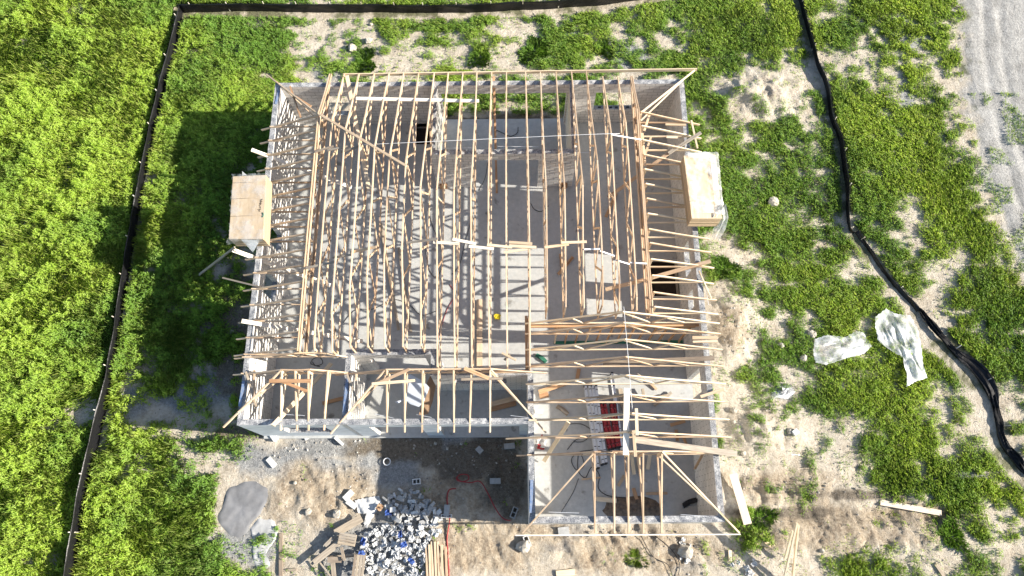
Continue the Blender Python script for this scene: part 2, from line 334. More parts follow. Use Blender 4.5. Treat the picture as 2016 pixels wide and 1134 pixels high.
# surrounding land to the horizon (a frame of quads around the detailed sheet)
V = []; Fc = []
R = 600
for (x, y) in [(-R, -R), (R, -R), (R, R), (-R, R), (GX0 + .5, GY0 + .5), (GX1 - .5, GY0 + .5), (GX1 - .5, GY1 - .5), (GX0 + .5, GY1 - .5)]: V.append((x, y, -.24))
o = mesh_obj('field', V, [(0, 1, 5, 4), (1, 2, 6, 5), (2, 3, 7, 6), (3, 0, 4, 7)], simple('far_field', (.10, .13, .035), .95, .5, .2)); tag(o, 'flat green field beyond the plot', kind='structure')

# ---------------------------------------------------------------- vegetation (stuff)
def raw_mesh(name, co, nv, mat, attrs, smooth=True):
    """co: (N, nv, 3) polygons"""
    N = len(co); me = bpy.data.meshes.new(name); me.vertices.add(N * nv); me.vertices.foreach_set('co', co.astype(np.float32).ravel())
    me.loops.add(N * nv); me.loops.foreach_set('vertex_index', np.arange(N * nv, dtype=np.int32)); me.polygons.add(N); me.polygons.foreach_set('loop_start', np.arange(N, dtype=np.int32) * nv)
    me.update(calc_edges=True)
    for k, v in attrs.items(): a = me.attributes.new(k, 'FLOAT', 'FACE'); a.data.foreach_set('value', v.astype(np.float32))
    me.materials.append(mat); o = bpy.data.objects.new(name, me); COL.objects.link(o); return o
FPATH = [[(358, 20), (331, 129), (306, 235), (285, 348), (277, 390), (251, 538), (226, 695), (216, 756), (190, 873), (171, 973), (156, 1056), (143, 1134), (133, 1190)],
         [(358, 22), (480, 20), (640, 20), (860, 22), (1040, 17), (1180, 6), (1300, -12), (1420, -30)],
         [(1572, -12), (1590, 60), (1605, 117), (1625, 167), (1638, 233), (1655, 277), (1667, 378), (1672, 445), (1684, 456)],
         [(1684, 456), (1700, 480), (1725, 515), (1760, 560), (1790, 590), (1808, 612)],
         [(1808, 608), (1830, 645), (1870, 690), (1905, 725), (1945, 770), (1962, 820), (1978, 880), (2004, 915), (2030, 940)]]
def near_fence(px, py):
    m = np.full(px.shape, 1e9)
    for path, w_ in zip(FPATH, (1., .8, 1., .9, .45)):
        for (x0, y0), (x1, y1) in zip(path, path[1:]):
            dx, dy = x1 - x0, y1 - y0; u = np.clip(((px - x0) * dx + (py - y0) * dy) / (dx * dx + dy * dy), 0, 1); m = np.minimum(m, np.hypot(px - x0 - u * dx, py - y0 - u * dy) * w_)
    return m
def scatter(n, x0=-26., x1=24.5, y0=-4.5, y1=26.5, clump=0):
    if clump:
        c = n // clump; cx = rng.uniform(x0, x1, c); cy = rng.uniform(y0, y1, c); cr = rng.uniform(.06, .24, c); i = rng.integers(0, c, n); rr = np.sqrt(rng.random(n)); a = rng.uniform(0, 6.283, n)
        x = cx[i] + cr[i] * rr * np.cos(a); y = cy[i] + cr[i] * rr * np.sin(a); dome = (1 - rr * rr * .9) ** .28; ch = rng.random(c)[i]
    else: x = rng.uniform(x0, x1, n); y = rng.uniform(y0, y1, n); dome = np.ones(n); ch = np.ones(n)
    px, py = chart(x, y); k = (px > -260) & (px < 2290) & (py > -240) & (py < 1380); x, y, px, py, dome, ch = x[k], y[k], px[k], py[k], dome[k], ch[k]; n = len(x); d = cover(x, y, px, py)
    rd = (px - (1878 + .00046 * py * py) + (fbm(x, y, .45, 33, 4) - .5) * 60) > 8
    d = np.where(rd, np.where(fbm(x, y, 1., 71, 3) > .57, .22, 0.) * (py > 180), d)
    d = np.where(~rd, np.maximum(d, .07 * (fbm(x, y, .5, 39, 3) > .56) * (grass_at(px, py) > .1)), d)
    d = np.where(in_house(x, y, .12), 0, d)
    pu = np.hypot((px - 478) / 56, (py - 1003) / 62) < 1; d = np.where(pu, 0, d); d = np.where(near_fence(px, py) < 11, 0, d)
    k = rng.random(n) < d
    return x[k], y[k], px[k], py[k], d[k], dome[k], ch[k]
def height_field(x, y, px, d):
    left = np.clip((620 - px) / 400, 0, 1); h = .06 + .22 * fbm(x, y, 1.7, 41, 3) + left * .75 * np.clip(fbm(x, y, 1.2, 47, 4) * 2 - .6, 0, 1)
    h = h + .22 * np.clip(fbm(x, y, .55, 52, 3) - .45, 0, 1)
    return h * (.3 + .7 * d)
def tone_of(x, y, px, py):
    v = .25 + .62 * np.clip((420 - px) / 240, 0, 1) + .38 * np.clip(1 - np.abs(px - 1790) / 130, 0, 1) + (fbm(x, y, 2.3, 61, 4) - .5) * 2.4
    v -= .35 * np.clip(1 - np.hypot((px - 1450) / 300, (py - 330) / 260), 0, 1)
    return np.clip(v, 0, 1)
# small leaves
x, y, px, py, d, dome, ch = scatter(2300000, clump=18); N = len(x); h = height_field(x, y, px, d) * dome * (.65 + .45 * ch); gz = ground_z(x, y, px, py)
zt = gz + h * rng.random(N) ** .22 + .01; sz = rng.uniform(.022, .055, N) * (1 + .2 * np.clip((500 - px) / 400, 0, 1)); az = rng.uniform(0, 2 * np.pi, N)
tl = rng.normal(0, .5, N) - .8 * np.cos(az); t2 = rng.normal(0, .5, N) + .8 * np.sin(az)
ux = np.stack([np.cos(az), np.sin(az), tl], -1); uy = np.stack([-np.sin(az), np.cos(az), t2], -1); c0 = np.stack([x, y, zt], -1)
co = np.stack([c0 - ux * sz[:, None], c0 - uy * (sz * .2)[:, None], c0 + ux * sz[:, None], c0 + uy * (sz * .2)[:, None]], 1)
rnd = np.clip(rng.random(N) * .5 + .3 * ch + .2 * fbm(x, y, .3, 77, 2), 0, 1)
o = raw_mesh('weeds', co, 4, MLEAF, {'rnd': rnd, 'tone': tone_of(x, y, px, py)}); tag(o, 'leafy green weeds covering the ground around the house', kind='stuff')
# long blades
x, y, px, py, d, dome, ch = scatter(1000000); k = rng.random(len(x)) < (.6 + .4 * (fbm(x, y, 2.0, 85, 3) > .48)); x, y, px, py, d = x[k], y[k], px[k], py[k], d[k]; N = len(x)
h = height_field(x, y, px, d); gz = ground_z(x, y, px, py) + h * .25; left = np.clip((520 - px) / 300, 0, 1)
L = rng.uniform(.12, .28, N) * (1 + .9 * left) * (.5 + .5 * d); wdir = 2.4 + (fbm(x, y, 3.5, 91, 2) - .5) * 5; az = np.where(rng.random(N) < .55, wdir + rng.normal(0, .5, N), rng.uniform(0, 6.283, N))
lean = rng.uniform(.6, 1.4, N); dx = np.cos(az); dy = np.sin(az); wd = rng.uniform(.004, .009, N) * (1 + .5 * left)
b = np.stack([x, y, gz], -1); m = b + np.stack([dx * L * .5 * np.sin(lean * .6), dy * L * .5 * np.sin(lean * .6), L * .5 * np.cos(lean * .6)], -1)
e = m + np.stack([dx * L * .5 * np.sin(lean * 1.3), dy * L * .5 * np.sin(lean * 1.3), L * .5 * np.cos(lean * 1.3)], -1); pr = np.stack([-dy * wd, dx * wd, 0 * wd], -1)
co = np.stack([b - pr, b + pr, m + pr, e, m - pr], 1)
o = raw_mesh('grass', co, 5, MGRASS, {'rnd': rng.random(N), 'tone': tone_of(x, y, px, py)}); tag(o, 'long grass blades growing through the weeds', kind='stuff')
# separate grass tufts standing on the sand
def tuft(px, py, r, label, n=900, mat=MTUFT, hh=.26):
    c = W(px, py, 0); c.z = gz1(c.x, c.y); N = n
    a = rng.uniform(0, 6.283, N); ph = rng.uniform(0, 6.283, 3); rr = r * np.sqrt(rng.random(N)) * (1 + .28 * np.sin(2 * a + ph[0]) + .2 * np.sin(3 * a + ph[1]) + .15 * np.sin(5 * a + ph[2])); x = rr * np.cos(a); y = rr * np.sin(a); az = a + rng.normal(0, .6, N)
    L = rng.uniform(.5, 1., N) * hh; ln = rng.uniform(.2, .9, N) + .6 * rr / r; dx = np.cos(az); dy = np.sin(az); wd = rng.uniform(.006, .011, N)
    b = np.stack([x, y, np.zeros(N)], -1); m = b + np.stack([dx * L * .5 * np.sin(ln * .6), dy * L * .5 * np.sin(ln * .6), L * .5 * np.cos(ln * .6)], -1)
    e = m + np.stack([dx * L * .5 * np.sin(ln * 1.3), dy * L * .5 * np.sin(ln * 1.3), L * .5 * np.cos(ln * 1.3)], -1); pr = np.stack([-dy * wd, dx * wd, 0 * wd], -1)
    o = raw_mesh('grass_tuft', np.stack([b - pr, b + pr, m + pr, e, m - pr], 1), 5, mat, {'rnd': rng.random(N), 'tone': rng.random(N) * .5})
    o.location = c; return tag(o, label, 'grass tuft', 'grass tufts on the sand')
for a in [(1052, 97, .55, 'round dark green grass tuft on white sand behind the middle of the house', 1400, MTUFT, .3), (1118, 95, .45, 'grass tuft just right of the roundest tuft behind the house', 1100),
          (716, 120, .5, 'dark grass tuft touching the back roof edge beside two pale boulders', 1200, MTUFT, .3), (1190, 92, .36, 'smaller grass tuft left of the grey gravel patch behind the house'), (945, 108, .5, 'low wide grass tuft at the roof edge, centre back', 1000),
          (1335, 120, .6, 'big grass tuft behind the right back corner of the house', 1500), (1430, 528, .45, 'dark green grass tuft beside the right wall, middle', 1200),
          (1875, 1055, .42, 'green grass tuft alone on brown dirt at lower right', 900), (1505, 1020, .5, 'grass tuft under the end of the white plank', 800), (1925, 1045, .25, 'small dry grass tuft near the lower right corner', 300, MGRASS),
          (1255, 1100, .3, 'low scrubby tuft on grey crumbs below the garage', 400, MGRASS)]: tuft(*a)
for (px, py, r, lb) in [(300, 935, .8, 'spiky large grass clump with long blades left of the sand'), (345, 990, .9, 'tall arching grass clump in front of the mortar spill'), (225, 1010, .7, 'pale arching grass clump beside the left fence'), (120, 80, 1.2, 'tall wind-bent cane grass in the top left corner'), (60, 200, 1., 'tall bent cane grass on the left edge')]:
    tuft(px, py, r * .9, lb, 260, MGRASS, .55)

# ---------------------------------------------------------------- the house shell
XL, XR, YB, YG, YF, XG, T, HT = -9.577, 6.80, 17.316, .416, 3.866, .394, .2, 2.84
house = thing('unfinished_house', 'roofless concrete block house shell on a slab, under timber trusses', 'house', (-1.4, 8.8, 0))
HL = house.location
def wall(name, ax, c0, c1, a0, a1, ops=(), h=HT, z0=-.2, label=None, mat=None):
    A = sorted({a0, a1, *[o[0] for o in ops], *[o[1] for o in ops]}); Z = sorted({z0, h, *[o[2] for o in ops], *[o[3] for o in ops]})
    fill = lambda i, j: 0 <= i < len(A) - 1 and 0 <= j < len(Z) - 1 and not any(o[0] <= (A[i] + A[i+1]) / 2 <= o[1] and o[2] <= (Z[j] + Z[j+1]) / 2 <= o[3] for o in ops)
    V = []; Fc = []; mi = []
    def P(a, c, z): return ((a, c, z) if ax == 'x' else (c, a, z))
    def q(pts, m):
        n = len(V); V.extend([Vector(p) - HL for p in pts]); Fc.append((n, n+1, n+2, n+3)); mi.append(m)
    for i in range(len(A) - 1):
        for j in range(len(Z) - 1):
            if not fill(i, j): continue
            a, b, z, y = A[i], A[i+1], Z[j], Z[j+1]
            q([P(a, c0, z), P(b, c0, z), P(b, c0, y), P(a, c0, y)], 0); q([P(a, c1, z), P(b, c1, z), P(b, c1, y), P(a, c1, y)], 0)
            if not fill(i-1, j): q([P(a, c0, z), P(a, c1, z), P(a, c1, y), P(a, c0, y)], 2)
            if not fill(i+1, j): q([P(b, c0, z), P(b, c1, z), P(b, c1, y), P(b, c0, y)], 2)
            if not fill(i, j+1): q([P(a, c0, y), P(b, c0, y), P(b, c1, y), P(a, c1, y)], 1)
            if not fill(i, j-1): q([P(a, c0, z), P(b, c0, z), P(b, c1, z), P(a, c1, z)], 2)
    o = mesh_obj(name, V, Fc, None, house, mats=[mat or (MBX if ax == 'x' else MBY), MTOP, MBY if ax == 'x' else MBX], midx=mi)
    if label: o['label'] = label
    return o
    # ragged grout along the wall head: a row of low uneven dabs
    V = []; Fc = []; a = a0 + .1
    while a < a1 - .1:
        l = random.uniform(.08, .35); wv = random.uniform(.02, .06); c = random.uniform(c0 + .04, c1 - .04); hz = random.uniform(.006, .03); n = len(V); k = 7
        ring = []
        for s in range(k):
            an = 2 * math.pi * s / k; r = random.uniform(.6, 1.1); ring.append((min(max(a + l / 2 * math.cos(an) * r, a0 + .01), a1 - .01), min(max(c + wv * math.sin(an) * r, c0 + .004), c1 - .004)))
        V += [Vector(P(p[0], p[1], h - .002)) - HL for p in ring] + [Vector(P(a + (p[0] - a) * .75, c + (p[1] - c) * .7, h + hz)) - HL for p in ring]
        for s in range(k): Fc.append((n + s, n + (s+1) % k, n + k + (s+1) % k, n + k + s))
        Fc.append(tuple(n + k + s for s in range(k))); a += l * random.uniform(.5, 1.3)
    if V: mesh_obj('grout', V, Fc, MGROUT, o, midx=None)
    return o
MGROUT = simple('dried_grout', (.62, .62, .60), .95, .45, 14)
bx = lambda px, py, z: W(px, py, z).x
by = lambda px, py, z: W(px, py, z).y
wall('exterior_wall', 'x', YB - T, YB, XL, XR, [(-7.75, -6.85, .75, 2.15), (-3.0, 2.15, -.2, 2.25), (3.35, 4.95, 1.0, 2.25)], label='back wall with the wide porch opening')
wall('exterior_wall', 'y', XL, XL + T, YF - T + .2, YB - T, [(by(545, 489, 1.5), by(545, 449, 1.5), .8, 2.1), (by(528, 587, 1.5), by(528, 543, 1.5), .8, 2.2), (5.9, 6.0, 2.2, 2.3)], label='left wall with two window openings')
wall('exterior_wall', 'y', XR - T, XR, YG, YB - T, [(4.85, 5.72, -.2, 2.05), (by(1360, 612, 1.5), by(1360, 578, 1.5), 1.25, 2.1), (by(1360, 543, 1.5), by(1360, 484, 1.5), 1.25, 2.1)], label='right wall with a side door opening')
wall('exterior_wall', 'x', YG, YG + T, XG, XR - T, [(1.4, 5.7, -.2, 2.25)], label='garage front wall')
wall('exterior_wall', 'y', XG, XG + T, YG + T, 5.35, [], label='garage left wall')
wall('exterior_wall', 'x', YF - T, YF, XL, -6.0, [(-8.35, -6.7, .9, 2.15)], mat=MPAINT, label='front room wall with a low window opening')
wall('exterior_wall', 'x', YF - T - .02, YF - .02, -5.8, XG, [(-5.15, -3.35, -.2, 2.3), (-2.75, .1, -.2, 2.3)], mat=MPAINT, label='front porch beam on columns')
wall('partition_wall', 'y', -6.0, -5.8, YF - T, 6.30, [], label='wall between front room and porch')
wall('partition_wall', 'x', 6.1, 6.3, -5.8, -3.0, [(-5.3, -3.25, 0, 2.3)], z0=0)
wall('partition_wall', 'y', -3.0, -2.8, 5.55, 6.3, [], z0=0)
wall('partition_wall', 'x', 5.35, 5.55, -3.0, XG + T, [(-2.2, -.35, 1.35, 2.2)], z0=0, label='inner wall behind the front porch')
wall('partition_wall', 'y', -3.28, -3.08, 14.22, YB - T, [], z0=0)
wall('partition_wall', 'y', 2.22, 2.42, 14.22, YB - T, [], z0=0)
wall('partition_wall', 'x', 14.02, 14.22, -3.28, 2.42, [(-1.75, .95, 0, 2.35)], z0=0, label='rear room wall with a wide central opening')
# slab
def slab():
    e_ = .005; A = [XL + e_, -4.3, -3.35, XG + e_, 5.45, XR - T, XR - e_]; pits = [(-4.3, -3.35, by(820, 284, 0), YB - T), (5.45, XR - T, by(1300, 583, 0), by(1300, 515, 0))]
    YP = by(900, 861, 0); Y = sorted({YG + e_, YP, YB - e_, *[p[2] for p in pits], *[p[3] for p in pits]}); A = sorted(set(A)); V = []; Fc = []; mi = []
    def kind(i, j):
        if not (0 <= i < len(A) - 1 and 0 <= j < len(Y) - 1): return None
        x = (A[i] + A[i+1]) / 2; y = (Y[j] + Y[j+1]) / 2
        if x < XG and y < YP: return None
        for p in pits:
            if p[0] < x < p[1] and p[2] < y < p[3]: return -.35
        return 0.
    def q(pts, m): n = len(V); V.extend([Vector(p) - HL for p in pts]); Fc.append((n, n+1, n+2, n+3)); mi.append(m)
    for i in range(len(A) - 1):
        for j in range(len(Y) - 1):
            k = kind(i, j)
            if k is None: continue
            x0, x1, y0, y1 = A[i], A[i+1], Y[j], Y[j+1]; q([(x0, y0, k), (x1, y0, k), (x1, y1, k), (x0, y1, k)], 0 if k == 0 else 1)
            for di, dj, e in ((-1, 0, [(x0, y0), (x0, y1)]), (1, 0, [(x1, y0), (x1, y1)]), (0, -1, [(x0, y0), (x1, y0)]), (0, 1, [(x0, y1), (x1, y1)])):
                kk = kind(i + di, j + dj); lo = -.45 if kk is None else kk
                if lo < k: q([(*e[0], k), (*e[1], k), (*e[1], lo), (*e[0], lo)], 0 if kk is None else 1)
    mesh_obj('floor_slab', V, Fc, None, house, mats=[MSLAB, MDARK], midx=mi)
slab()
for x_ in (-3.0, 2.05): bar('wood_buck', Vector((x_, 13.98, .0)), Vector((x_, 13.98, .35)), .3, .08, MWO, house)
for k in range(6): bar('block_cell', Vector((3.55 + .24 * k, YB - .1, 1.002)), Vector((3.68 + .24 * k, YB - .1, 1.002)), .09, .006, MBLACK, house)
# strips of blue membrane and thin rods left on the wall heads
for (a, b) in [((549, 178), (543, 205)), ((480, 750), (472, 800)), ((684, 745), (677, 812)), ((1047, 945), (1045, 1010))]:
    p = W(*a, HT + .02); q_ = W(*b, HT + .02); bar('membrane', p, q_, .10, .012, MBLUE, house)['label'] = 'blue membrane on the wall head'
for (a, b) in [((738, 815), (775, 823)), ((820, 816), (850, 822)), ((1005, 818), (1040, 822)), ((690, 163), (760, 164)), ((860, 292), (930, 291)), ((980, 288), (1060, 289)), ((1080, 1008), (1140, 1010)), ((1340, 1013), (1390, 1016)), ((1395, 600), (1388, 560)), ((500, 640), (497, 690)), ((560, 816), (600, 818)), ((1165, 301), (1130, 300))]:
    z = HT + .03; bar('rebar', W(*a, z), W(*b, z + random.uniform(0, .1)), .014, .014, MALU, house)

# ---------------------------------------------------------------- trusses
CW, CD = .046, .092
def truss(name, label, cat, plane, c, top, bot, webs, group, mat=MW, end=None):
    """plane 'y': members lie in x = c, coords (y, z); plane 'x': in y = c, coords (x, z)."""
    P = (lambda a, z: Vector((c, a, z))) if plane == 'y' else (lambda a, z: Vector((a, c, z)))
    side = (1, 0, 0) if plane == 'y' else (0, 1, 0)
    r = thing(name, label, cat, P(bot[0][0], bot[0][1]), group)
    for i in range(len(top) - 1): bar('top_chord', P(*top[i]), P(*top[i+1]), CW, CD, mat, r, side=side, bow=random.uniform(-.02, .02))
    for i in range(len(bot) - 1): bar('bottom_chord', P(*bot[i]), P(*bot[i+1]), CW * .95, CD, mat, r, side=side, bow=random.uniform(-.015, .015))
    for a, b in webs: bar('web', P(*a), P(*b), CW * .85, CD * .85, mat, r, side=side)
    return r
def zat(poly, a):
    pts = sorted(poly)
    for (a0, z0), (a1, z1) in zip(pts, pts[1:]):
        if a0 <= a <= a1: return z0 + (z1 - z0) * (a - a0) / (a1 - a0 + 1e-9)
    return pts[0][1] if a < pts[0][0] else pts[-1][1]
def zigzag(top, zb, a0, a1, n):
    out = []; pts = []
    for k in range(n + 1):
        a = a0 + (a1 - a0) * (k + (random.uniform(-.16, .16) if 0 < k < n else 0)) / n; pts.append((a, zb + .03 if k % 2 == 0 else zat(top, a) - .04))
    for p, q in zip(pts, pts[1:]):
        if abs(p[1] - q[1]) > .12: out.append((p, q))
    return out
ZB = HT + .05; EY = 17.78; PITCH = .42; ZE = 2.70
eaves = [(-7.46, 15.36, 6.05), (-6.87, 14.97, 6.05), (-6.28, 14.36, 6.0), (-5.66, 13.80, 6.15), (-5.06, 13.37, 6.15), (-4.47, 13.02, 6.15), (-3.86, 12.70, 6.15), (-3.23, 11.35, 6.15), (-2.66, 11.2, 5.45), (-2.07, 11.2, 5.45), (-1.5, 11.2, 5.45),
         (-.9, 11.2, 5.45), (-.3, 11.2, 5.45), (.47, 11.2, 5.45), (1.07, 11.2, 7.35), (1.70, 11.2, 7.35), (2.33, 11.4, 7.35), (2.93, 12.6, 7.35), (3.56, 13.97, 7.35), (4.17, 14.65, 7.35), (4.75, 15.43, 7.35)]
for i, (X, K, FY) in enumerate(eaves):
    zk = ZE + PITCH * (EY - K); short = .33 if i >= 18 else 0; ey = EY - short; ez = ZE + PITCH * short
    if K <= 11.4: top = [(ey, ez), (K, zk), (FY, zk - .30 * (K - FY))]
    else:
        fk = 3.3 + (zk - ZE) / .36
        if i > 14: fk = 8.6 if zk > 4.2 else 7.8
        top = [(ey, ez), (K, zk), (fk, zk), (FY, zk - .36 * (fk - FY))] if fk > FY + .3 else [(ey, ez), (K, zk), (FY, zk - .05)]
    bot = [(YB, ZB), (FY, ZB)]
    ws = zigzag(top, ZB, YB - 1.2, FY + .15, (10 if i % 3 else 9) if i not in (11, 13) else 6)
    ws.append(((FY + .05, ZB), (FY + .05, top[-1][1])))
    if K > 11.4: ws.append(((K, ZB), (K, zk - .05)))
    lb = 'long roof truss, %s from the left in the main row' % ORD[i] if i not in (0, 20) else ('doubled girder truss at the left end of the main row' if i == 0 else 'doubled girder truss at the right end of the main row')
    nm = 'roof_truss' if i not in (0, 20) else 'girder_truss'
    r = truss(nm, lb, 'roof truss', 'y', X, top, bot, ws, 'long trusses of the main roof', MW)
    if i in (0, 20):                                            # a second ply beside the first
        for dx in ((.07,) if i == 0 else (-.07,)):
            P = lambda a, z: Vector((X + dx, a, z))
            for k in range(len(top) - 1): bar('top_chord', P(*top[k]), P(*top[k+1]), CW, CD, MW, r, side=(1, 0, 0))
            bar('bottom_chord', P(*bot[0]), P(*bot[1]), CW, .14, MW, r, side=(1, 0, 0))
            if abs(dx) > .2:
                for p, q in ws: bar('web', P(*p), P(*q), CW, CD, MW, r, side=(1, 0, 0))
# black lettering strokes stencilled on the right girder's inner chord are left to marks below
# left and right end jacks
for i in range(16):
    Y = 15.27 - .609 * i; z1 = 3.66
    truss('jack_truss', 'short jack rafter over the left wall, %s from the back' % ORD[i], 'roof truss', 'x', Y, [(-9.97 - random.uniform(-.03, .04), 2.66), (-7.50, z1)], [(XL, ZB), (-7.50, ZB)], [((-7.54, ZB), (-7.54, z1))], 'jack rafters over the left wall', MW)
ty = [by(1375 + (y - 246) * .1, y, 2.7) for y in (246, 273, 300, 328, 356, 384, 412, 441, 470.5, 497, 528, 559, 591, 619)]
for i, Y in enumerate(ty):
    truss('jack_truss', 'short jack rafter over the right wall, %s from the back' % ORD[i], 'roof truss', 'x', Y, [(7.25 + random.uniform(-.04, .04), 2.70), (4.80, 3.69)], [(XR, ZB), (4.80, ZB)], [((4.86, ZB), (4.86, 3.66))], 'jack rafters over the right wall', MWP if i % 3 else MW)
# garage trusses across the garage
for i, Y in enumerate([7.18, 6.8, 6.22, 5.62, 5.0, 4.37, 3.76, 3.16]):
    pk = (3.6, 4.28); lt = XG - (.05 if i < 6 else .75 if i == 7 else .05); top1 = [(7.28, 2.72), pk, (lt, 2.90 if i < 6 else 2.72)]
    ws = [((1.95, 3.52), (2.4, ZB)), ((2.4, ZB), (3.6, 4.2)), ((3.6, 4.2), (4.8, ZB)), ((4.8, ZB), (5.25, 3.5)), ((1.2, ZB), (1.95, 3.5)), ((6.0, ZB), (5.25, 3.5))]
    truss('garage_truss', 'pitched truss across the garage, %s from the stud wall' % ORD[i], 'roof truss', 'x', Y, top1, [(XR, ZB), (XG + .02, ZB)], ws[:4] if i > 4 else ws, 'trusses across the garage', MW if i % 2 else MWP)
GYH = 2.60
def hipgirder(lb, Y, x0, xa, xb, x1, zf, ze=2.68, nw=8):
    top = [(x0, ze), (xa, zf), (xb, zf), (x1, ze + .1)]
    truss('hip_girder', lb, 'roof truss', 'x', Y, top, [(x0 + .35, ZB), (x1 - .3, ZB)], zigzag(top, ZB, x0 + .8, x1 - .6, nw), 'hip girders', MW)
hipgirder('flat topped girder at the front of the garage roof', GYH, .0, bx(1170, 890, 3.75), bx(1303, 887, 3.75), 7.25, 3.74)
def jack(lb, a, za, b, zb, dbl=True, cat='roof truss', name='jack_truss', grp='front jack rafters', mat=MW):
    p = W(*a, za); q = W(*b, zb); r = thing(name, lb, cat, p, grp)
    bar('top_chord', p, q, CW * 1.1, CD, mat, r)
    if dbl:
        f = 1 - .55 / max((q - p).length, .6) * (1.35 if name == 'hip_jack' else 1.); qb = p.lerp(q, f); bar('bottom_chord', Vector((p.x, p.y, ZB)), Vector((qb.x, qb.y, ZB)), CW, CD, mat, r); bar('web', Vector((p.x, p.y - .03, ZB + .04)), Vector((p.x, p.y - .03, za - .04)), CW, CD * .8, mat, r)
    return r
ys = [(1170.6, 1171), (1209, 1209.5), (1237, 1237), (1266, 1266), (1303, 1302)]
for i, (a, b) in enumerate(ys): jack('jack rafter over the garage front wall, %s from the left' % ORD[i], (a, 892), 3.70, (b, 1049), 2.70)
jack('left diagonal hip rafter at the garage front corner', (1168, 893), 3.74, (1029, 1049), 2.70, name='hip_jack')
jack('right diagonal hip rafter at the garage front corner', (1303, 889), 3.74, (1455, 1049), 2.70, name='hip_jack', mat=MWP)
o = bar('fascia_board', W(1015, 1054, 2.68), W(1457, 1052, 2.68), .04, .14, MWW); tag(o, 'long white board along the garage front rafter tails', 'board')
o = bar('fascia_board', W(676, 147.5, 2.66), W(1372, 137, 2.66), .045, .16, MWP); tag(o, 'long pale board along the back rafter tails', 'board')
# corner hips of the main roof
jack('thin diagonal hip rafter at the back left corner', (628, 226), 3.68, (526, 148), 2.62, name='hip_jack')
jack('pale diagonal hip rafter at the back right corner', (1262, 222), 3.66, (1367, 139), 2.70, name='hip_jack', mat=MWP)
# front roof pieces
hipgirder('low flat truss at the foot of the left end jacks', by(560, 700, 3.1), -9.98, bx(580, 694, 3.4), bx(642, 698, 3.4), -5.95, 3.38, nw=7)
Yl = by(580, 728, 3.45); hipgirder('flat topped girder over the front left room', Yl, -9.95, bx(554, 728, 3.45), bx(609, 728, 3.45), -5.75, 3.46, nw=6)
Ym = by(860, 727, 3.5); hipgirder('long flat topped girder over the front porch', Ym, -6.35, bx(760, 727, 3.5), bx(965, 727, 3.5), bx(1076, 735, 2.75), 3.5, nw=10)
for i, (a, b) in enumerate([(555, 553), (581, 585), (607, 607.6), (646, 638)]): jack('jack rafter over the front left room, %s from the left' % ORD[i], (a, 729.5), 3.44 if i < 3 else 3.2, (b, 847), 2.68, mat=MW if i == 3 else MWP)
for i, (a, b) in enumerate([(761.5, 762), (797, 797), (832, 831), (863, 862.5), (893, 894), (928, 924.5), (965, 965)]): jack('jack rafter over the front porch, %s from the left' % ORD[i], (a, 728.5), 3.48, (b, 851), 2.68, mat=MWP if i % 2 == 0 else MW)
jack('left hip rafter of the front left roof', (553, 730), 3.44, (440, 841), 2.66, name='hip_jack')
jack('left hip rafter of the front porch roof', (758, 729), 3.46, (651, 854), 2.66, name='hip_jack')
jack('right hip rafter of the front porch roof', (966, 727), 3.48, (1075, 852), 2.66, name='hip_jack', mat=MWP)

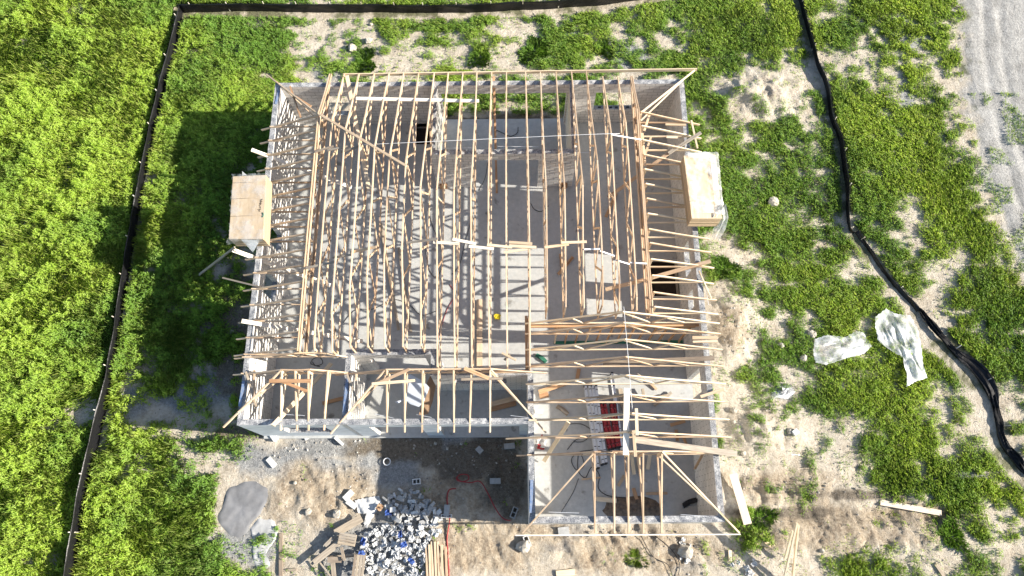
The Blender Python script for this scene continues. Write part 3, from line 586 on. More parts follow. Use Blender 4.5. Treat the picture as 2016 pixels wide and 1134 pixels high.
# ---------------------------------------------------------------- loose boards: (p, z, q, z, width, thick, material, label)
PLK = [
 ((628, 224), 3.83, (800, 327), 4.95, .09, .05, MW, 'long diagonal brace board over the left hip kinks'),
 ((701, 194), 3.42, (943, 199), 3.36, .14, .045, MWW, 'long white board across the trusses near the back eave'),
 ((683, 149), 2.86, (727, 376), 2.95, .15, .04, MWP, 'pale board sloping down between the second and third trusses'),
 ((571, 170), 3.00, (592, 231), 3.35, .07, .04, MWO, 'short orange stick crossing the back left hip rafter'),
 ((582, 191), 3.12, (612, 210), 3.35, .1, .04, MWO, 'orange offcut nailed along the back left hip rafter'),
 ((620, 299), 3.85, (656, 288), 3.97, .08, .04, MWG, 'first short spacer from the left girder near the back'),
 ((645, 296), 3.95, (685, 288), 4.15, .08, .04, MWG, 'second short spacer from the left girder near the back'),
 ((671, 299), 4.10, (710, 288), 4.35, .09, .04, MWG, 'third short spacer, ending at the sloping pale board'),
 ((602, 528), 3.80, (662, 515), 4.00, .08, .04, MWG, 'spacer nailed on the left girder near the middle'),
 ((655, 507), 3.95, (695, 501), 4.20, .07, .04, MWG, 'spacer board third step from the left, mid roof'),
 ((689, 497), 4.25, (741, 486), 4.60, .09, .04, MW, 'tan spacer board climbing to the fifth truss, mid roof'),
 ((800, 478), 4.75, (862, 470), 5.10, .08, .04, MWG, 'grey spacer board at the left of the mid roof row'),
 ((853, 477), 4.95, (904, 480), 5.0, .1, .04, MWW, 'white spacer board beside the grey one in the mid roof row'),
 ((891, 471), 5.05, (937, 480), 5.0, .1, .04, MWW, 'second white spacer board in the mid roof row'),
 ((923, 485), 4.95, (972, 490), 4.95, .1, .04, MWW, 'third white spacer board in the mid roof row'),
 ((959, 482), 5.02, (1008, 487), 5.0, .09, .04, MWP, 'tilted pale spacer board just left of the roof centre'),
 ((1002, 477), 5.02, (1048, 480), 5.02, .1, .04, MWP, 'upper of two parallel spacer boards at the roof centre'),
 ((1002, 484), 4.98, (1056, 487), 4.98, .1, .04, MWP, 'lower of two parallel spacer boards at the roof centre'),
 ((992, 497), 4.90, (1039, 490), 4.92, .08, .04, MWP, 'slanted pale spacer board under the roof centre pair'),
 ((1072, 487), 4.95, (1120, 481), 4.95, .09, .04, MW, 'tan spacer board right of the roof centre'),
 ((1105, 478), 5.02, (1155, 476), 4.95, .09, .04, MW, 'rightmost spacer board in the mid roof row'),
 ((495, 295), 3.10, (692, 369), 1.3, .15, .045, MWW, 'white board poking out over the left wall near its back'),
 ((458, 492), 3.10, (650, 562), 1.3, .16, .045, MWW, 'white board poking out below the left plywood bundle'),
 ((476, 632), 3.10, (714, 672), 1.5, .15, .045, MWW, 'white board poking out over the left wall near its front'),
 ((438, 547), 2.5, (516, 566), 3.0, .06, .04, MWG, 'thin grey stick poking out beyond the left rafters'),
 ((392, 541), .1, (462, 487), 3.2, .1, .05, MWG, 'weathered post leaning from the grass up to the plywood bundle'),
 ((1234, 764), 4.42, (1232, 896), 4.10, .19, .05, MWW, 'wide white plank lying along the garage ridge'),
 ((1252.6, 804), 4.38, (1254, 857), 4.36, .1, .04, MWP, 'upper short pale board beside the garage ridge plank'),
 ((1247, 847), 4.38, (1251, 899), 4.15, .1, .04, MWP, 'lower short pale board beside the garage ridge plank'),
 ((1251, 866), 3.75, (1451, 894), 3.05, .2, .045, MWG, 'long tan plank slanting out over the right wall of the garage'),
 ((1119, 831), 2.2, (1071, 908), .15, .15, .045, MWP, 'pale plank leaning above the red bag in the garage'),
 ((1379, 781), 2.95, (1425, 766), 2.95, .1, .04, MWP, 'short pale board on the right wall head above the side yard'),
 ((1363, 665), 2.93, (1412, 665), 2.93, .12, .04, MW, 'upper of two short tan boards on the right wall head'),
 ((1364, 673), 2.93, (1413, 672), 2.93, .08, .04, MWP, 'lower of two short tan boards on the right wall head'),
 ((1187, 715), 2.6, (1406, 705), 2.98, .16, .04, MWG, 'long grey tan plank resting on the right wall above the ladders'),
 ((1310, 245), 2.93, (1350, 246), 2.93, .09, .04, MWP, 'short pale block between the first right jacks'),
 ((1312, 270), 2.93, (1334, 271), 2.93, .09, .04, MWP, 'short pale block between the second right jacks'),
 ((1380, 261), 3.2, (1316, 302), 2.98, .13, .045, MWG, 'grey plank end sticking out above the right plywood bundle'),
 ((1316, 302), 2.93, (1197, 389), 2.3, .13, .045, MW, 'long diagonal brace plank in the back right room'),
 ((1361, 237), 2.9, (1373, 292), 3.0, .07, .04, MWP, 'thin pale stick outside the right wall above the bundle'),
 ((1279, 225), 3.2, (1268, 258), 3.2, .09, .04, MW, 'short tan brace beside the right girder near the hip'),
 ((1282, 268), 3.1, (1270, 304), 3.1, .08, .04, MW, 'second short tan brace beside the right girder'),
 ((1264, 262), 3.3, (1270, 327), 3.2, .1, .04, MW, 'tan board standing along the right girder near the back'),
 ((1399, 514), 3.05, (1250, 556), 2.6, .14, .045, MW, 'diagonal plank crossing the dark pit in the right room'),
 ((1250, 556), 2.55, (1192, 570), 2.3, .14, .045, MW, 'end of a diagonal plank under the right girder'),
 ((1376, 533), 2.95, (1401, 588), 2.9, .05, .03, MWP, 'thin lath lying outside the right wall'),
 ((537, 838), 3.12, (652, 716), .8, .15, .045, MWP, 'pale plank slanting over the front wall into the left room'),
 ((530, 750), 3.50, (612, 750), 3.50, .13, .04, MWO, 'orange board across the front left jacks'),
 ((555, 751), 3.44, (604, 770), 3.34, .1, .04, MWO, 'orange board slanting off the cross board, front left'),
 ((484, 732), 2.95, (504, 800), 2.95, .07, .04, MWG, 'leaning grey stick at the front left corner'),
 ((501, 728), 3.0, (498, 787), 2.95, .07, .04, MW, 'upright tan stick at the front left corner'),
 ((732, 756), 3.52, (817, 749), 3.50, .1, .04, MWP, 'pale board across the left porch jacks'),
 ((738, 757), 3.48, (806, 727), 3.58, .1, .04, MW, 'tan board slanting up to the porch girder'),
 ((683, 737), 2.95, (709, 805), 2.95, .07, .04, MWG, 'leaning grey stick on the porch side wall'),
 ((702, 733), 3.0, (700, 778), 2.95, .07, .04, MW, 'upright tan stick on the porch side wall'),
 ((635, 794), .05, (676, 784), .05, .14, .05, MWO, 'dark brown board on the floor of the front left room'),
 ((914, 725), 3.58, (962, 745), 3.44, .13, .04, MWO, 'orange board slanting off the porch girder'),
 ((908, 747), 3.44, (990, 745), 3.42, .09, .04, MWG, 'grey board across the right porch jacks'),
 ((967, 796), .1, (1019, 783), .1, .18, .1, MW, 'upper tan timber on the porch floor'),
 ((966, 806), .06, (1016, 794), .06, .18, .08, MWO, 'lower orange timber on the porch floor'),
 ((988, 695), 3.9, (1016, 709), 3.9, .07, .04, MWP, 'short pale stick crossing a truss near the front centre'),
 ((993, 709), 3.6, (1003, 697), 3.7, .09, .04, MWG, 'tiny offcut under the short pale stick'),
 ((944, 590), .12, (944, 721), .12, .22, .1, MW, 'long tan timber on the sunlit floor near the yellow strap'),
 ((750, 440), .06, (785, 650), .06, .12, .04, MWG, 'grey board on the floor left of the centre'),
 ((785, 487), .06, (809, 654), .06, .10, .04, MWG, 'second grey board on the floor left of the centre'),
 ((1128, 506), .06, (1099, 540), .06, .13, .04, MWO, 'orange board on the floor right of the centre'),
 ((1103, 500), .12, (1106, 524), .1, .1, .04, MWO, 'short orange offcut beside a floor board'),
 ((1214, 486), .06, (1217, 512), .06, .1, .04, MWO, 'short brown offcut on the right room floor'),
 ((1213, 381), .06, (1193, 427), .06, .13, .04, MWO, 'brown plank on the floor under the brace plank'),
 ((1280, 894), .3, (1275, 924), .06, .14, .04, MWP, 'pale offcut in the garage right of the ridge plank'),
 ((1243, 894), .3, (1249, 934), .06, .12, .04, MWP, 'pale board on the garage floor under the ridge plank'),
 ((1255, 896), .3, (1261, 936), .06, .10, .04, MW, 'tan board beside the pale one on the garage floor'),
 ((1230, 936), .06, (1217, 957), .06, .12, .04, MWP, 'short pale offcut on the garage floor near the front'),
 ((1247, 961), .06, (1257, 994), .06, .13, .04, MWO, 'orange tan offcut standing by the garage dirt heap'),
 ((1320, 837), .05, (1349, 829), .05, .12, .04, MWO, 'orange offcut on the garage floor near the right wall'),
 ((1331, 846), .05, (1334, 868), .05, .12, .04, MWO, 'orange brown block below the offcut near the right wall'),
 ((1346, 862), .05, (1353, 880), .05, .1, .04, MWO, 'small brown block by the right garage wall'),
 ((1368, 923), 1.2, (1386, 889), 2.7, .09, .04, MW, 'tan brace against the right garage wall'),
 ((1061, 772), .15, (1116, 754), .15, .17, .06, MWO, 'orange plank on the garage floor by the left wall'),
 ((1062, 780), .06, (1080, 777), .06, .2, .05, MWO, 'stubby orange block by the left garage wall'),
 ((1140, 726), .06, (1136, 747), .06, .14, .04, MWO, 'orange offcut near the top of the garage floor'),
 ((1265, 765), .2, (1269, 789), .1, .11, .06, MWG, 'grey brown post stub in the sunlit garage patch'),
 ((1288, 799), .08, (1322, 773), .1, .12, .06, MWG, 'weathered plank in the shade of the garage'),
 ((1275, 787), .08, (1312, 778), .12, .08, .05, MWG, 'weathered batten beside the shaded plank'),
 ((1254, 734), .4, (1280, 756), .1, .03, .03, MWG, 'thin dark stick in the sunlit garage patch'),
 ((1278, 752), .1, (1293, 767), .06, .1, .04, MW, 'tan offcut at the foot of the thin dark stick'),
 ((1221, 765), .1, (1229, 811), .08, .16, .05, MWG, 'brown board right of the lone grey ladder'),
 ((1172, 982), .1, (1214, 986), .1, .16, .03, MWP, 'pale panel piece on the garage floor'),
 ((1145, 944), .05, (1183, 940), .05, .06, .03, MW, 'thin tan strip on the garage floor by the coil'),
 ((1272, 972), .06, (1314, 971), .06, .1, .03, MW, 'tan board crossing the garage dirt heap'),
 ((1443, 933), -.05, (1472, 1032), -.02, .30, .045, MWW, 'wide white plank on the ground right of the garage'),
 ((1733, 989), .0, (1853, 1010), .02, .20, .05, MWW, 'long pale plank on brown dirt at lower right'),
 ((1842, 1110), .0, (1858, 1134), .0, .12, .04, MWG, 'grey stake end at the bottom right edge'),
 ((1482, 1066), .0, (1517, 1073), .0, .18, .05, MW, 'short yellow board right of the garage corner'),
 ((1437, 1083), .0, (1438, 1105), .0, .12, .04, MWP, 'short pale offcut on the sand below the garage'),
 ((553, 1050), .05, (553, 1134), .05, .14, .05, MWG, 'grey board end near the bottom edge, left of the slats'),
 ((556, 1124), .1, (584, 1121), .1, .09, .04, MWG, 'short grey crosspiece at the bottom edge'),
 ((1095, 1130), .05, (1132, 1126), .05, .22, .05, MWP, 'yellow plywood corner at the bottom edge'),
]
for a, za, b, zb, wd, th, m, lb in PLK:
    pa, pb = W(*a, 0), W(*b, 0)
    if max(za, zb) < .14 and not (in_house(np.array([pa.x]), np.array([pa.y]))[0] or in_house(np.array([pb.x]), np.array([pb.y]))[0]):
        g_ = [gz1(pa.x + (pb.x - pa.x) * k / 8, pa.y + (pb.y - pa.y) * k / 8) for k in range(9)]; za = max(max(g_[:5]), sum(g_) / 9) + th / 2 + .02; zb = max(max(g_[4:]), sum(g_) / 9) + th / 2 + .02
    o = bar('board', W(*a, za), W(*b, zb), wd, th, m); tag(o, lb, 'board')
for a, za, b, zb, lb in [((1181, 494), 4.6, (1210, 504), 4.4, 'second white batten from the roof centre on the right'), ((1150, 491), 4.8, (1181, 490), 4.6, 'first white batten right of the roof centre'), ((1212, 512), 4.3, (1239, 520), 4.0, 'third white batten, sloping to the girder'), ((1241, 517), 4.0, (1273, 519), 3.85, 'fourth white batten ending on the right girder'), ((1203, 265), 4.35, (1262, 275), 3.85, 'white batten near the back of the right hip'), ((1537, 893), -.05, (1575, 896), -.05, 'white plastic pipe on the ground right of the garage')]:
    o = bar('batten' if 'batten' in lb else 'pipe', W(*a, za), W(*b, zb), .05, .03, MWHITE); tag(o, lb, 'batten' if 'batten' in lb else 'pipe')
def line(name, pts, r, mat, lb, cat):
    o = tube(name, smooth_path([W(a, b, z) for a, b, z in pts], 8), r, mat); return tag(o, lb, cat)
line('string_line', [(712, 285, 4.4), (1176, 264, 4.9), (1204, 266, 4.4)], .008, MWHITE, 'thin white string across the trusses near the back', 'string')
line('string_line', [(1228, 603, 4.35), (1233, 660, 4.35), (1238, 720, 4.35), (1245, 806, 4.35)], .008, MWHITE, 'thin white string along the garage ridge', 'string')
# timber beam, posts and stud wall by the garage
bm_ = thing('timber_beam', 'orange doubled timber beam carrying the garage trusses', 'beam', W(1050, 680, 2.7))
for dx in (-.05, .05): bar('ply', Vector((.42 + dx, 5.4, 2.72)), Vector((.42 + dx, 7.5, 2.72)), .09, .22, MWO if dx < 0 else MW, bm_)
bar('post', Vector((.42, 7.42, 0)), Vector((.42, 7.42, 2.6)), .09, .09, MWO, bm_)
YS = by(1220, 674, 0)
sw = thing('stud_wall', 'timber stud wall with a green bottom plate behind the garage', 'stud wall', (3.5, YS, 0))
bar('bottom_plate', Vector((1.5, YS, .025)), Vector((6.55, YS, .025)), .12, .05, MGREEN, sw)
bar('top_plate', Vector((.5, YS, 2.5)), Vector((6.6, YS, 2.5)), .14, .09, MWO, sw); bar('header', Vector((1.4, YS, 2.22)), Vector((6.55, YS, 2.22)), .04, .2, MWO, sw)
k = 1.52
while k < 6.55: bar('stud', Vector((k, YS, .05)), Vector((k, YS, 2.45)), .045, .10, MWO if random.random() < .6 else MW, sw, side=(1, 0, 0)); k += .405
o = bar('post', W(978, 380, 0), W(972, 150, 2.9), .09, .09, MWO); tag(o, 'reddish shoring post under the back beam at the centre', 'post')

# ---------------------------------------------------------------- plywood bundles on the roof
def bundle(top4, zt, hgt, lb, wrapfull):
    P = [W(a, b, z) for (a, b), z in zip(top4, zt)]; c = sum(P, Vector()) / 4; c.z -= hgt; r = thing('plywood_bundle', lb, 'plywood bundle', c, 'plywood bundles on the roof edge')
    n = 14; V = []; Fc = []; mi = []
    for k in range(n):                                      # the sheets, each slightly out of line
        jx, jy = random.uniform(-.008, .008), random.uniform(-.01, .01); z0 = -hgt * (k + 1) / n + .003; z1 = -hgt * k / n - .001; b = len(V)
        for z in (z0, z1):
            for p in P: V.append(Vector((p.x + jx, p.y + jy, p.z + z)) - c)
        Fc += [(b, b+3, b+2, b+1), (b+4, b+5, b+6, b+7), (b, b+1, b+5, b+4), (b+1, b+2, b+6, b+5), (b+2, b+3, b+7, b+6), (b+3, b, b+4, b+7)]; mi += [1, 0, 1, 1, 1, 1]
    mesh_obj('plywood_sheets', V, Fc, None, r, mats=[MPLY, MPLYE], midx=mi)
    return r, P, c
def strokes(r, P, c, segs, mat, wd=.014):
    """pen marks on the top sheet; segs in (u, v) of the top quad"""
    for s in segs:
        q = []
        for u, v in s:
            a = P[0].lerp(P[1], u); b = P[3].lerp(P[2], u); p = a.lerp(b, v); p.z += .006; q.append(p)
        tube('pen_mark', q, wd, mat, r, 4)
def drape(name, P, c, r, outline, mat, drop, amp=.03, n=26, m=38):
    """crumpled film over the bundle top: u over P0-P1, v over P0-P3, overhanging and falling down the sides"""
    V = []; Fc = []; u0, u1, v0, v1 = outline
    for j in range(m + 1):
        for i in range(n + 1):
            u = u0 + (u1 - u0) * i / n; v = v0 + (v1 - v0) * j / m; ed = .06 * (random.random() - .5) if i in (0, n) or j in (0, m) else 0
            uc = min(max(u, 0), 1); vc = min(max(v, 0), 1); p = P[0].lerp(P[1], uc).lerp(P[3].lerp(P[2], uc), vc)
            ov = max(-u, u - 1, 0) * 1.2 + max(-v, v - 1, 0) * 2.4; X = (P[1] - P[0]).normalized(); Y = (P[3] - P[0]).normalized()
            out = min(ov, .06 + ov * .25) + ed; p = p + X * (out if u > 1 else -out if u < 0 else 0) + Y * (out if v > 1 else -out if v < 0 else 0)
            nz = float(fbm(np.array([p.x * 1.]), np.array([p.y * 1.]), .45, 5, 3)[0]) + .5 * abs(float(fbm(np.array([p.x + p.y]), np.array([p.y * .3]), .3, 9, 2)[0]) - .5)
            p.z += .012 + amp * nz - drop * max(0, ov - .04); V.append(p - c)
    for j in range(m):
        for i in range(n): a = j * (n + 1) + i; Fc.append((a, a + 1, a + n + 2, a + n + 1))
    return mesh_obj(name, V, Fc, mat, r, smooth=True)
r, P, c = bundle([(459, 347), (524, 344), (518, 470), (451, 470)], (3.95, 4.1, 4.1, 3.95), .72, 'plywood bundle under loose clear film, overhanging the left wall', True)
drape('plastic_film', P, c, r, (-.02, 1.04, -.03, 1.12), MFILMX, .8)
strokes(r, P, c, [[(0, .11), (1, .115)], [(0, .37), (1, .36)], [(0, .65), (1, .64)]], MWG, .006)
strokes(r, P, c, [[(.86, .40), (.93, .385), (.86, .425)], [(.86, .425), (.92, .42), (.85, .46)], [(.85, .46), (.91, .455), (.84, .49)], [(.87, .50), (.88, .53)], [(.80, .55), (.90, .54), (.83, .575), (.88, .58)]], MBLACK, .009)
strokes(r, P, c, [[(.95, .60), (.98, .64), (.95, .67)]], MGREEN, .02)
V = [W(473, 470, 3.98) - c, W(512, 472, 3.98) - c, W(498, 497, 3.3) - c]; mesh_obj('film_flap', V + [v + Vector((0, 0, .01)) for v in V], [(0, 1, 2), (3, 5, 4), (0, 3, 4, 1), (1, 4, 5, 2), (2, 5, 3, 0)], MFILM, r)
V = [W(477, 346, 4.0) - c, W(486, 345, 4.02) - c, W(477, 337, 4.25) - c]; mesh_obj('film_flap', V + [v + Vector((0, 0, .01)) for v in V], [(0, 1, 2), (3, 5, 4), (0, 3, 4, 1), (1, 4, 5, 2), (2, 5, 3, 0)], MFILM, r)
r, P, c = bundle([(1346, 306), (1409, 304), (1421, 430), (1362, 430)], (4.15, 4.0, 4.0, 4.15), .72, 'plywood bundle under crumpled white film, overhanging the right wall', True)
drape('plastic_film', P, c, r, (.02, 1.18, -.07, .93), MFILM_ if False else MFILMT, 1.2, .09)
strokes(r, P, c, [[(0, .73), (1, .735)]], MWHITE, .012)
drape('plastic_film', P, c, r, (.80, 1.14, -.07, .95), MFILM, .5, .12, 12, 38)
drape('plastic_film', P, c, r, (.12, .82, -.09, .06), MFILM, .7, .12, 24, 8)
t_ = [(1408, 425, 4.0), (1421, 405, 4.1), (1424, 430, 3.7), (1416, 450, 3.1), (1408, 470, 2.5)]
V = []; Fc = []
for k, (a, b, z) in enumerate(t_):
    for s in range(7):
        p = W(a + (s - 3) * (2.6 + .8 * k * (k < 4)) * .8, b + 4 * math.sin(s * 1.7 + k), z + .09 * math.sin(s * 2.1 + k)); V.append(p - c)
for k in range(len(t_) - 1):
    for s in range(6): Fc.append((k*7+s, k*7+s+1, k*7+s+8, k*7+s+7))
mesh_obj('film_flap', V, Fc, MFILM, r, smooth=True)

# ---------------------------------------------------------------- silt fences
def fence(pts, h, lb, lean=(0, 0), stakes=7, crumple=.03, heights=None, sside=1, lift=0.):
    P = smooth_path([W(a, b, 0) for a, b in pts], 10); base = P[0].copy(); base.z = 0; r = thing('silt_fence', lb, 'fence', base, 'black silt fences round the plot')
    # resample densely
    Q = []; 
    for a, b in zip(P, P[1:]):
        n = max(1, int((b - a).length / .12))
        for k in range(n): Q.append(a.lerp(b, k / n))
    Q.append(P[-1]); V = []; Fc = []; m = 7 if not lift else 13; L = len(Q)
    for i, p in enumerate(Q):
        gz = gz1(p.x, p.y); d = (Q[min(i+1, L-1)] - Q[max(i-1, 0)]).normalized(); nrm = Vector((-d.y, d.x, 0)); hv = h
        if heights: hv = h * np.interp(i / L, [q[0] for q in heights], [q[1] for q in heights])
        for k in range(m):
            f = k / (m - 1); wob = crumple * (.7 * math.sin(i * .11 + k * .25) + .5 * math.sin(i * .41 + k * 1.3) + .5 * random.uniform(-1, 1) * 0) + .02 * math.sin(i * .07)
            V.append(p + nrm * (wob + lean[0] * f * hv) + Vector((0, 0, gz - .05 + lift + hv * f * lean[1] + .05 * crumple * math.sin(i * 1.3 + k * 2.4) + lift * (.55 * math.sin(k * 2.6 + i * .06) + .25 * math.sin(k * 1.1 + i * .21)))) - base)
    for i in range(L - 1):
        for k in range(m - 1): a = i * m + k; Fc.append((a, a + 1, a + m + 1, a + m))
    o = mesh_obj('fabric', V, Fc, MFAB, r, smooth=True)
    s = o.modifiers.new('thick', 'SOLIDIFY'); s.thickness = .006
    for k in range(stakes):
        i = int((k + .3) / stakes * L); p = Q[i]; d = (Q[min(i+1, L-1)] - Q[max(i-1, 0)]).normalized(); nrm = Vector((-d.y, d.x, 0)); gz = gz1(p.x, p.y); hk = h * (np.interp(i / L, [q[0] for q in heights], [q[1] for q in heights]) if heights else 1.)
        bar('stake', p + nrm * (.05 * sside) + Vector((0, 0, gz - .1)), p + nrm * (.05 * sside + lean[0] * h) + Vector((0, 0, gz + lift + hk * max(lean[1], .3) + .03)), .03, .03, MWW, r)
    return r
fence(FPATH[0], .8, 'black silt fence running down the left side of the plot', stakes=14, lean=(0, 1), heights=[(0, .7), (.4, .75), (1, 1.)], sside=-1)
fence(FPATH[1], .6, 'black silt fence across the top behind the house', stakes=16, lean=(0, 1))
fence(FPATH[2], .42, 'black silt fence bulging down the right side', stakes=7, heights=[(0, .8), (.2, 1.1), (.5, .85), (.75, 1.15), (1, .55)], lean=(0, 1), crumple=.04)
fence(FPATH[3], .26, 'sagging narrow stretch of black silt fence at right', stakes=2, lean=(.5, .8), crumple=.04)
fence(FPATH[4], .42, 'collapsed black silt fence crumpled on the sand at lower right', stakes=5, lean=(.9, .35), crumple=.05, lift=.12, heights=[(0, .35), (.12, .8), (.25, .6), (.42, 1.2), (.55, .45), (.68, .4), (.82, 1.0), (1, .6)])

# ---------------------------------------------------------------- plastic sheets on the grass
def sheet(poly, lb, zb=.15, amp=.34, mat=MFILM, n=60, ridge=None):
    P = [W(a, b, 0) for a, b in poly]; cx = sum(p.x for p in P) / len(P); cy = sum(p.y for p in P) / len(P); V = []; Fc = []
    K = len(P); rings = 26; seg = 8
    A_ = np.array([[p.x - cx, p.y - cy] for p in P]); ev = np.linalg.eigh(A_.T @ A_)[1]; dirv = ev[:, 1]
    per = []
    for i in range(K):
        a, b = P[i], P[(i + 1) % K]
        for s in range(seg): per.append(a.lerp(b, s / seg))
    M = len(per)
    for k in range(rings + 1):
        f = 1 - k / rings
        for p in per:
            x = cx + (p.x - cx) * f; y = cy + (p.y - cy) * f
            if k == 0: x += .015 * math.sin(len(V) * 1.9); y += .015 * math.cos(len(V) * 2.3)
            if ridge:
                pass
            gz = gz1(x, y); a1 = float(fbm(np.array([(x * dirv[1] - y * dirv[0]) * 1.3]), np.array([(x * dirv[0] + y * dirv[1]) * .45]), .42, 4, 2)[0]); a2 = float(fbm(np.array([x]), np.array([y]), .18, 7, 3)[0])
            V.append(Vector((x - cx, y - cy, gz + zb + amp * (abs(a1 - .5) * 1.3 + .10 * (a2 - .3)) * (.35 + .65 * min(1, (1 - f) * 3)))))
    for k in range(rings):
        for i in range(M): a = k * M + i; b = k * M + (i + 1) % M; Fc.append((a, b, b + M, a + M))
    o = mesh_obj('plastic_sheet', V, Fc, mat, loc=(cx, cy, 0), smooth=True); return tag(o, lb, 'plastic sheet', 'plastic sheets on the grass')
sheet([(1603, 668), (1628, 660), (1665, 664), (1685, 652), (1700, 655), (1716, 682), (1700, 697), (1670, 705), (1625, 719), (1604, 715), (1601, 695)], 'smaller crumpled clear plastic sheet on the grass, left of the larger')
sheet([(1722, 625), (1743, 608), (1760, 618), (1790, 622), (1806, 645), (1812, 690), (1815, 720), (1823, 745), (1800, 752), (1781, 763), (1782, 735), (1775, 705), (1750, 690), (1725, 672), (1721, 645)], 'larger crumpled clear plastic sheet trailing beside the black fence', zb=.2, amp=.45)
sheet([(1520, 770), (1535, 758), (1555, 758), (1568, 770), (1552, 785), (1530, 782), (1518, 788)], 'small scrap of dirty white plastic right of the garage', zb=.02, amp=.2)

# ---------------------------------------------------------------- ladders lying on edge in the garage
def ladder(rails, lb, mat, grp='ladders in the garage'):
    """rails: list of ((px,py)top,(px,py)bottom); each is one section standing on its edge, 0.40 m deep"""
    p0 = W(*rails[0][0], .0); r = thing('ladder', lb, 'ladder', p0, grp)
    for a, b in rails:
        A = W(*a, .44); B = W(*b, .44); d = (B - A); L = d.length
        for z in (.44, .05): bar('rail', Vector((A.x, A.y, z)), Vector((B.x, B.y, z)), .085, .028, mat, r)
        n = int(L / .30)
        for k in range(n):
            c_ = A + d * ((k + .5) / n); bar('rung', Vector((c_.x, c_.y, .066)), Vector((c_.x, c_.y, .424)), .03, .03, MALU, r)
        x = d.normalized(); y = Vector((-x.y, x.x, 0)); V = []; Fc = []
        for k in range(n):
            c_ = A + d * ((k + .5) / n) + Vector((0, 0, .0175))
            for s in (-1, 1):
                e = c_ + x * (.03 * s) * 0 + y * (.02 * s); q = len(V)
                for i in range(6): an = i * math.pi / 3; V.append(e + Vector((.02 * math.cos(an), .02 * math.sin(an), 0)) - p0)
                Fc.append(tuple(range(q, q + 6)))
        mesh_obj('rung_ends', V, Fc, MBLACK, r)
        for e in (A, B): bar('foot', Vector((e.x, e.y, .02)), Vector((e.x, e.y, .47)), .09, .05, MBLACK, r)
def Lz(x, y): return (1130 + x / 5.4, 720 + y / 5.4)
ladder([(Lz(122, 205), Lz(262, 1085)), (Lz(163, 205), Lz(272, 905))], 'leftmost grey aluminium extension ladder in the garage', MALU)
ladder([(Lz(200, 200), Lz(310, 1045)), (Lz(235, 210), Lz(345, 1035))], 'second grey aluminium extension ladder, against the red ones', MALU)
ladder([(Lz(290, 400), Lz(385, 885)), (Lz(330, 400), Lz(425, 875))], 'left red ladder between the grey ladders', MRED)
ladder([(Lz(400, 395), Lz(462, 865)), (Lz(440, 395), Lz(490, 860))], 'right red ladder beside the lone grey one', MRED)
ladder([(Lz(405, 75), Lz(520, 905))], 'lone grey ladder with a hooked end, right of the red ladders', MALU)

# ---------------------------------------------------------------- cables and hoses
for pts, r, m, lb in [
 ([(1130, 870), (1150, 868), (1165, 850), (1145, 835), (1118, 835)], .012, MBLACK, 'black cable by the ladders in the garage'),
 ([(1117, 885), (1135, 865), (1160, 862), (1185, 872), (1168, 885), (1140, 890), (1125, 905), (1135, 925), (1150, 915), (1140, 890), (1138, 925), (1152, 940), (1165, 920), (1180, 935), (1178, 960), (1195, 975), (1230, 980)], .013, MBLACK, 'long black cord coiled on the garage floor'),
 ([(1139, 942), (1128, 970), (1105, 1008)], .01, MBLACK, 'thin black wire running to the garage front'),
 ([(844, 400), (850, 440), (866, 480), (872, 520), (858, 545), (845, 530), (838, 490), (845, 470)], .012, MBLACK, 'black cord looping on the floor left of the centre'),
 ([(930, 420), (922, 455), (915, 480), (905, 520), (890, 540)], .012, MBLACK, 'black cord on the floor between two centre trusses'),
 ([(676, 635), (700, 610), (735, 608), (775, 590), (805, 600), (830, 620), (860, 612)], .012, MBLACK, 'black cord crossing the left floor'),
 ([(885, 560), (895, 580), (880, 610), (870, 640), (862, 670)], .012, MREDC, 'red cord on the floor near the front centre'),
 ([(1045, 400), (1052, 412), (1066, 416), (1080, 405)], .012, MBLACK, 'short black cord on the sunlit floor'),
 ([(960, 320), (955, 350), (943, 375)], .01, MBLACK, 'dark wire on the floor of the rear room'),
 ([(975, 255), (990, 262), (1005, 268), (1018, 262), (1020, 250)], .014, MBLACK, 'black hose on the back porch floor'),
 ([(615, 712), (622, 720), (635, 715), (630, 704), (618, 706), (612, 716), (630, 722)], .013, MBLACK, 'small coil of black cable above the front left room'),
 ([(650, 630), (660, 645), (658, 658), (648, 650)], .013, MBLACK, 'black cable loop on the left floor near the front'),
 ([(1262, 1055), (1285, 1095), (1315, 1112), (1325, 1140)], .014, MBLACK, 'dark hose on the dirt below the garage'),
 ([(1290, 1055), (1320, 1080), (1338, 1110), (1333, 1140)], .014, MBLACK, 'second dark hose on the dirt below the garage')]:
    z = .02 if pts[0][1] < 1040 else -.08
    line('cable', [(a, b, z) for a, b in pts], r, m, lb, 'cable')
line('hose', [(884, 1140, -.02), (882, 1090, -.02), (880, 1060, .0), (885, 1020, 0), (880, 985, .0), (884, 965, .0), (898, 962, .0)], .025, MREDC, 'red air hose running past the rubble heap', 'hose')
line('hose', [(898, 940, .0), (908, 948, .0), (922, 944, .0), (920, 935, .0), (905, 935, .0), (900, 945, .0), (925, 950, .0), (945, 948, .0), (960, 970, .0), (975, 1000, .0), (990, 1020, .0), (1005, 1025, .0)], .022, MREDC, 'coiled red hose in the shade of the front yard', 'hose')

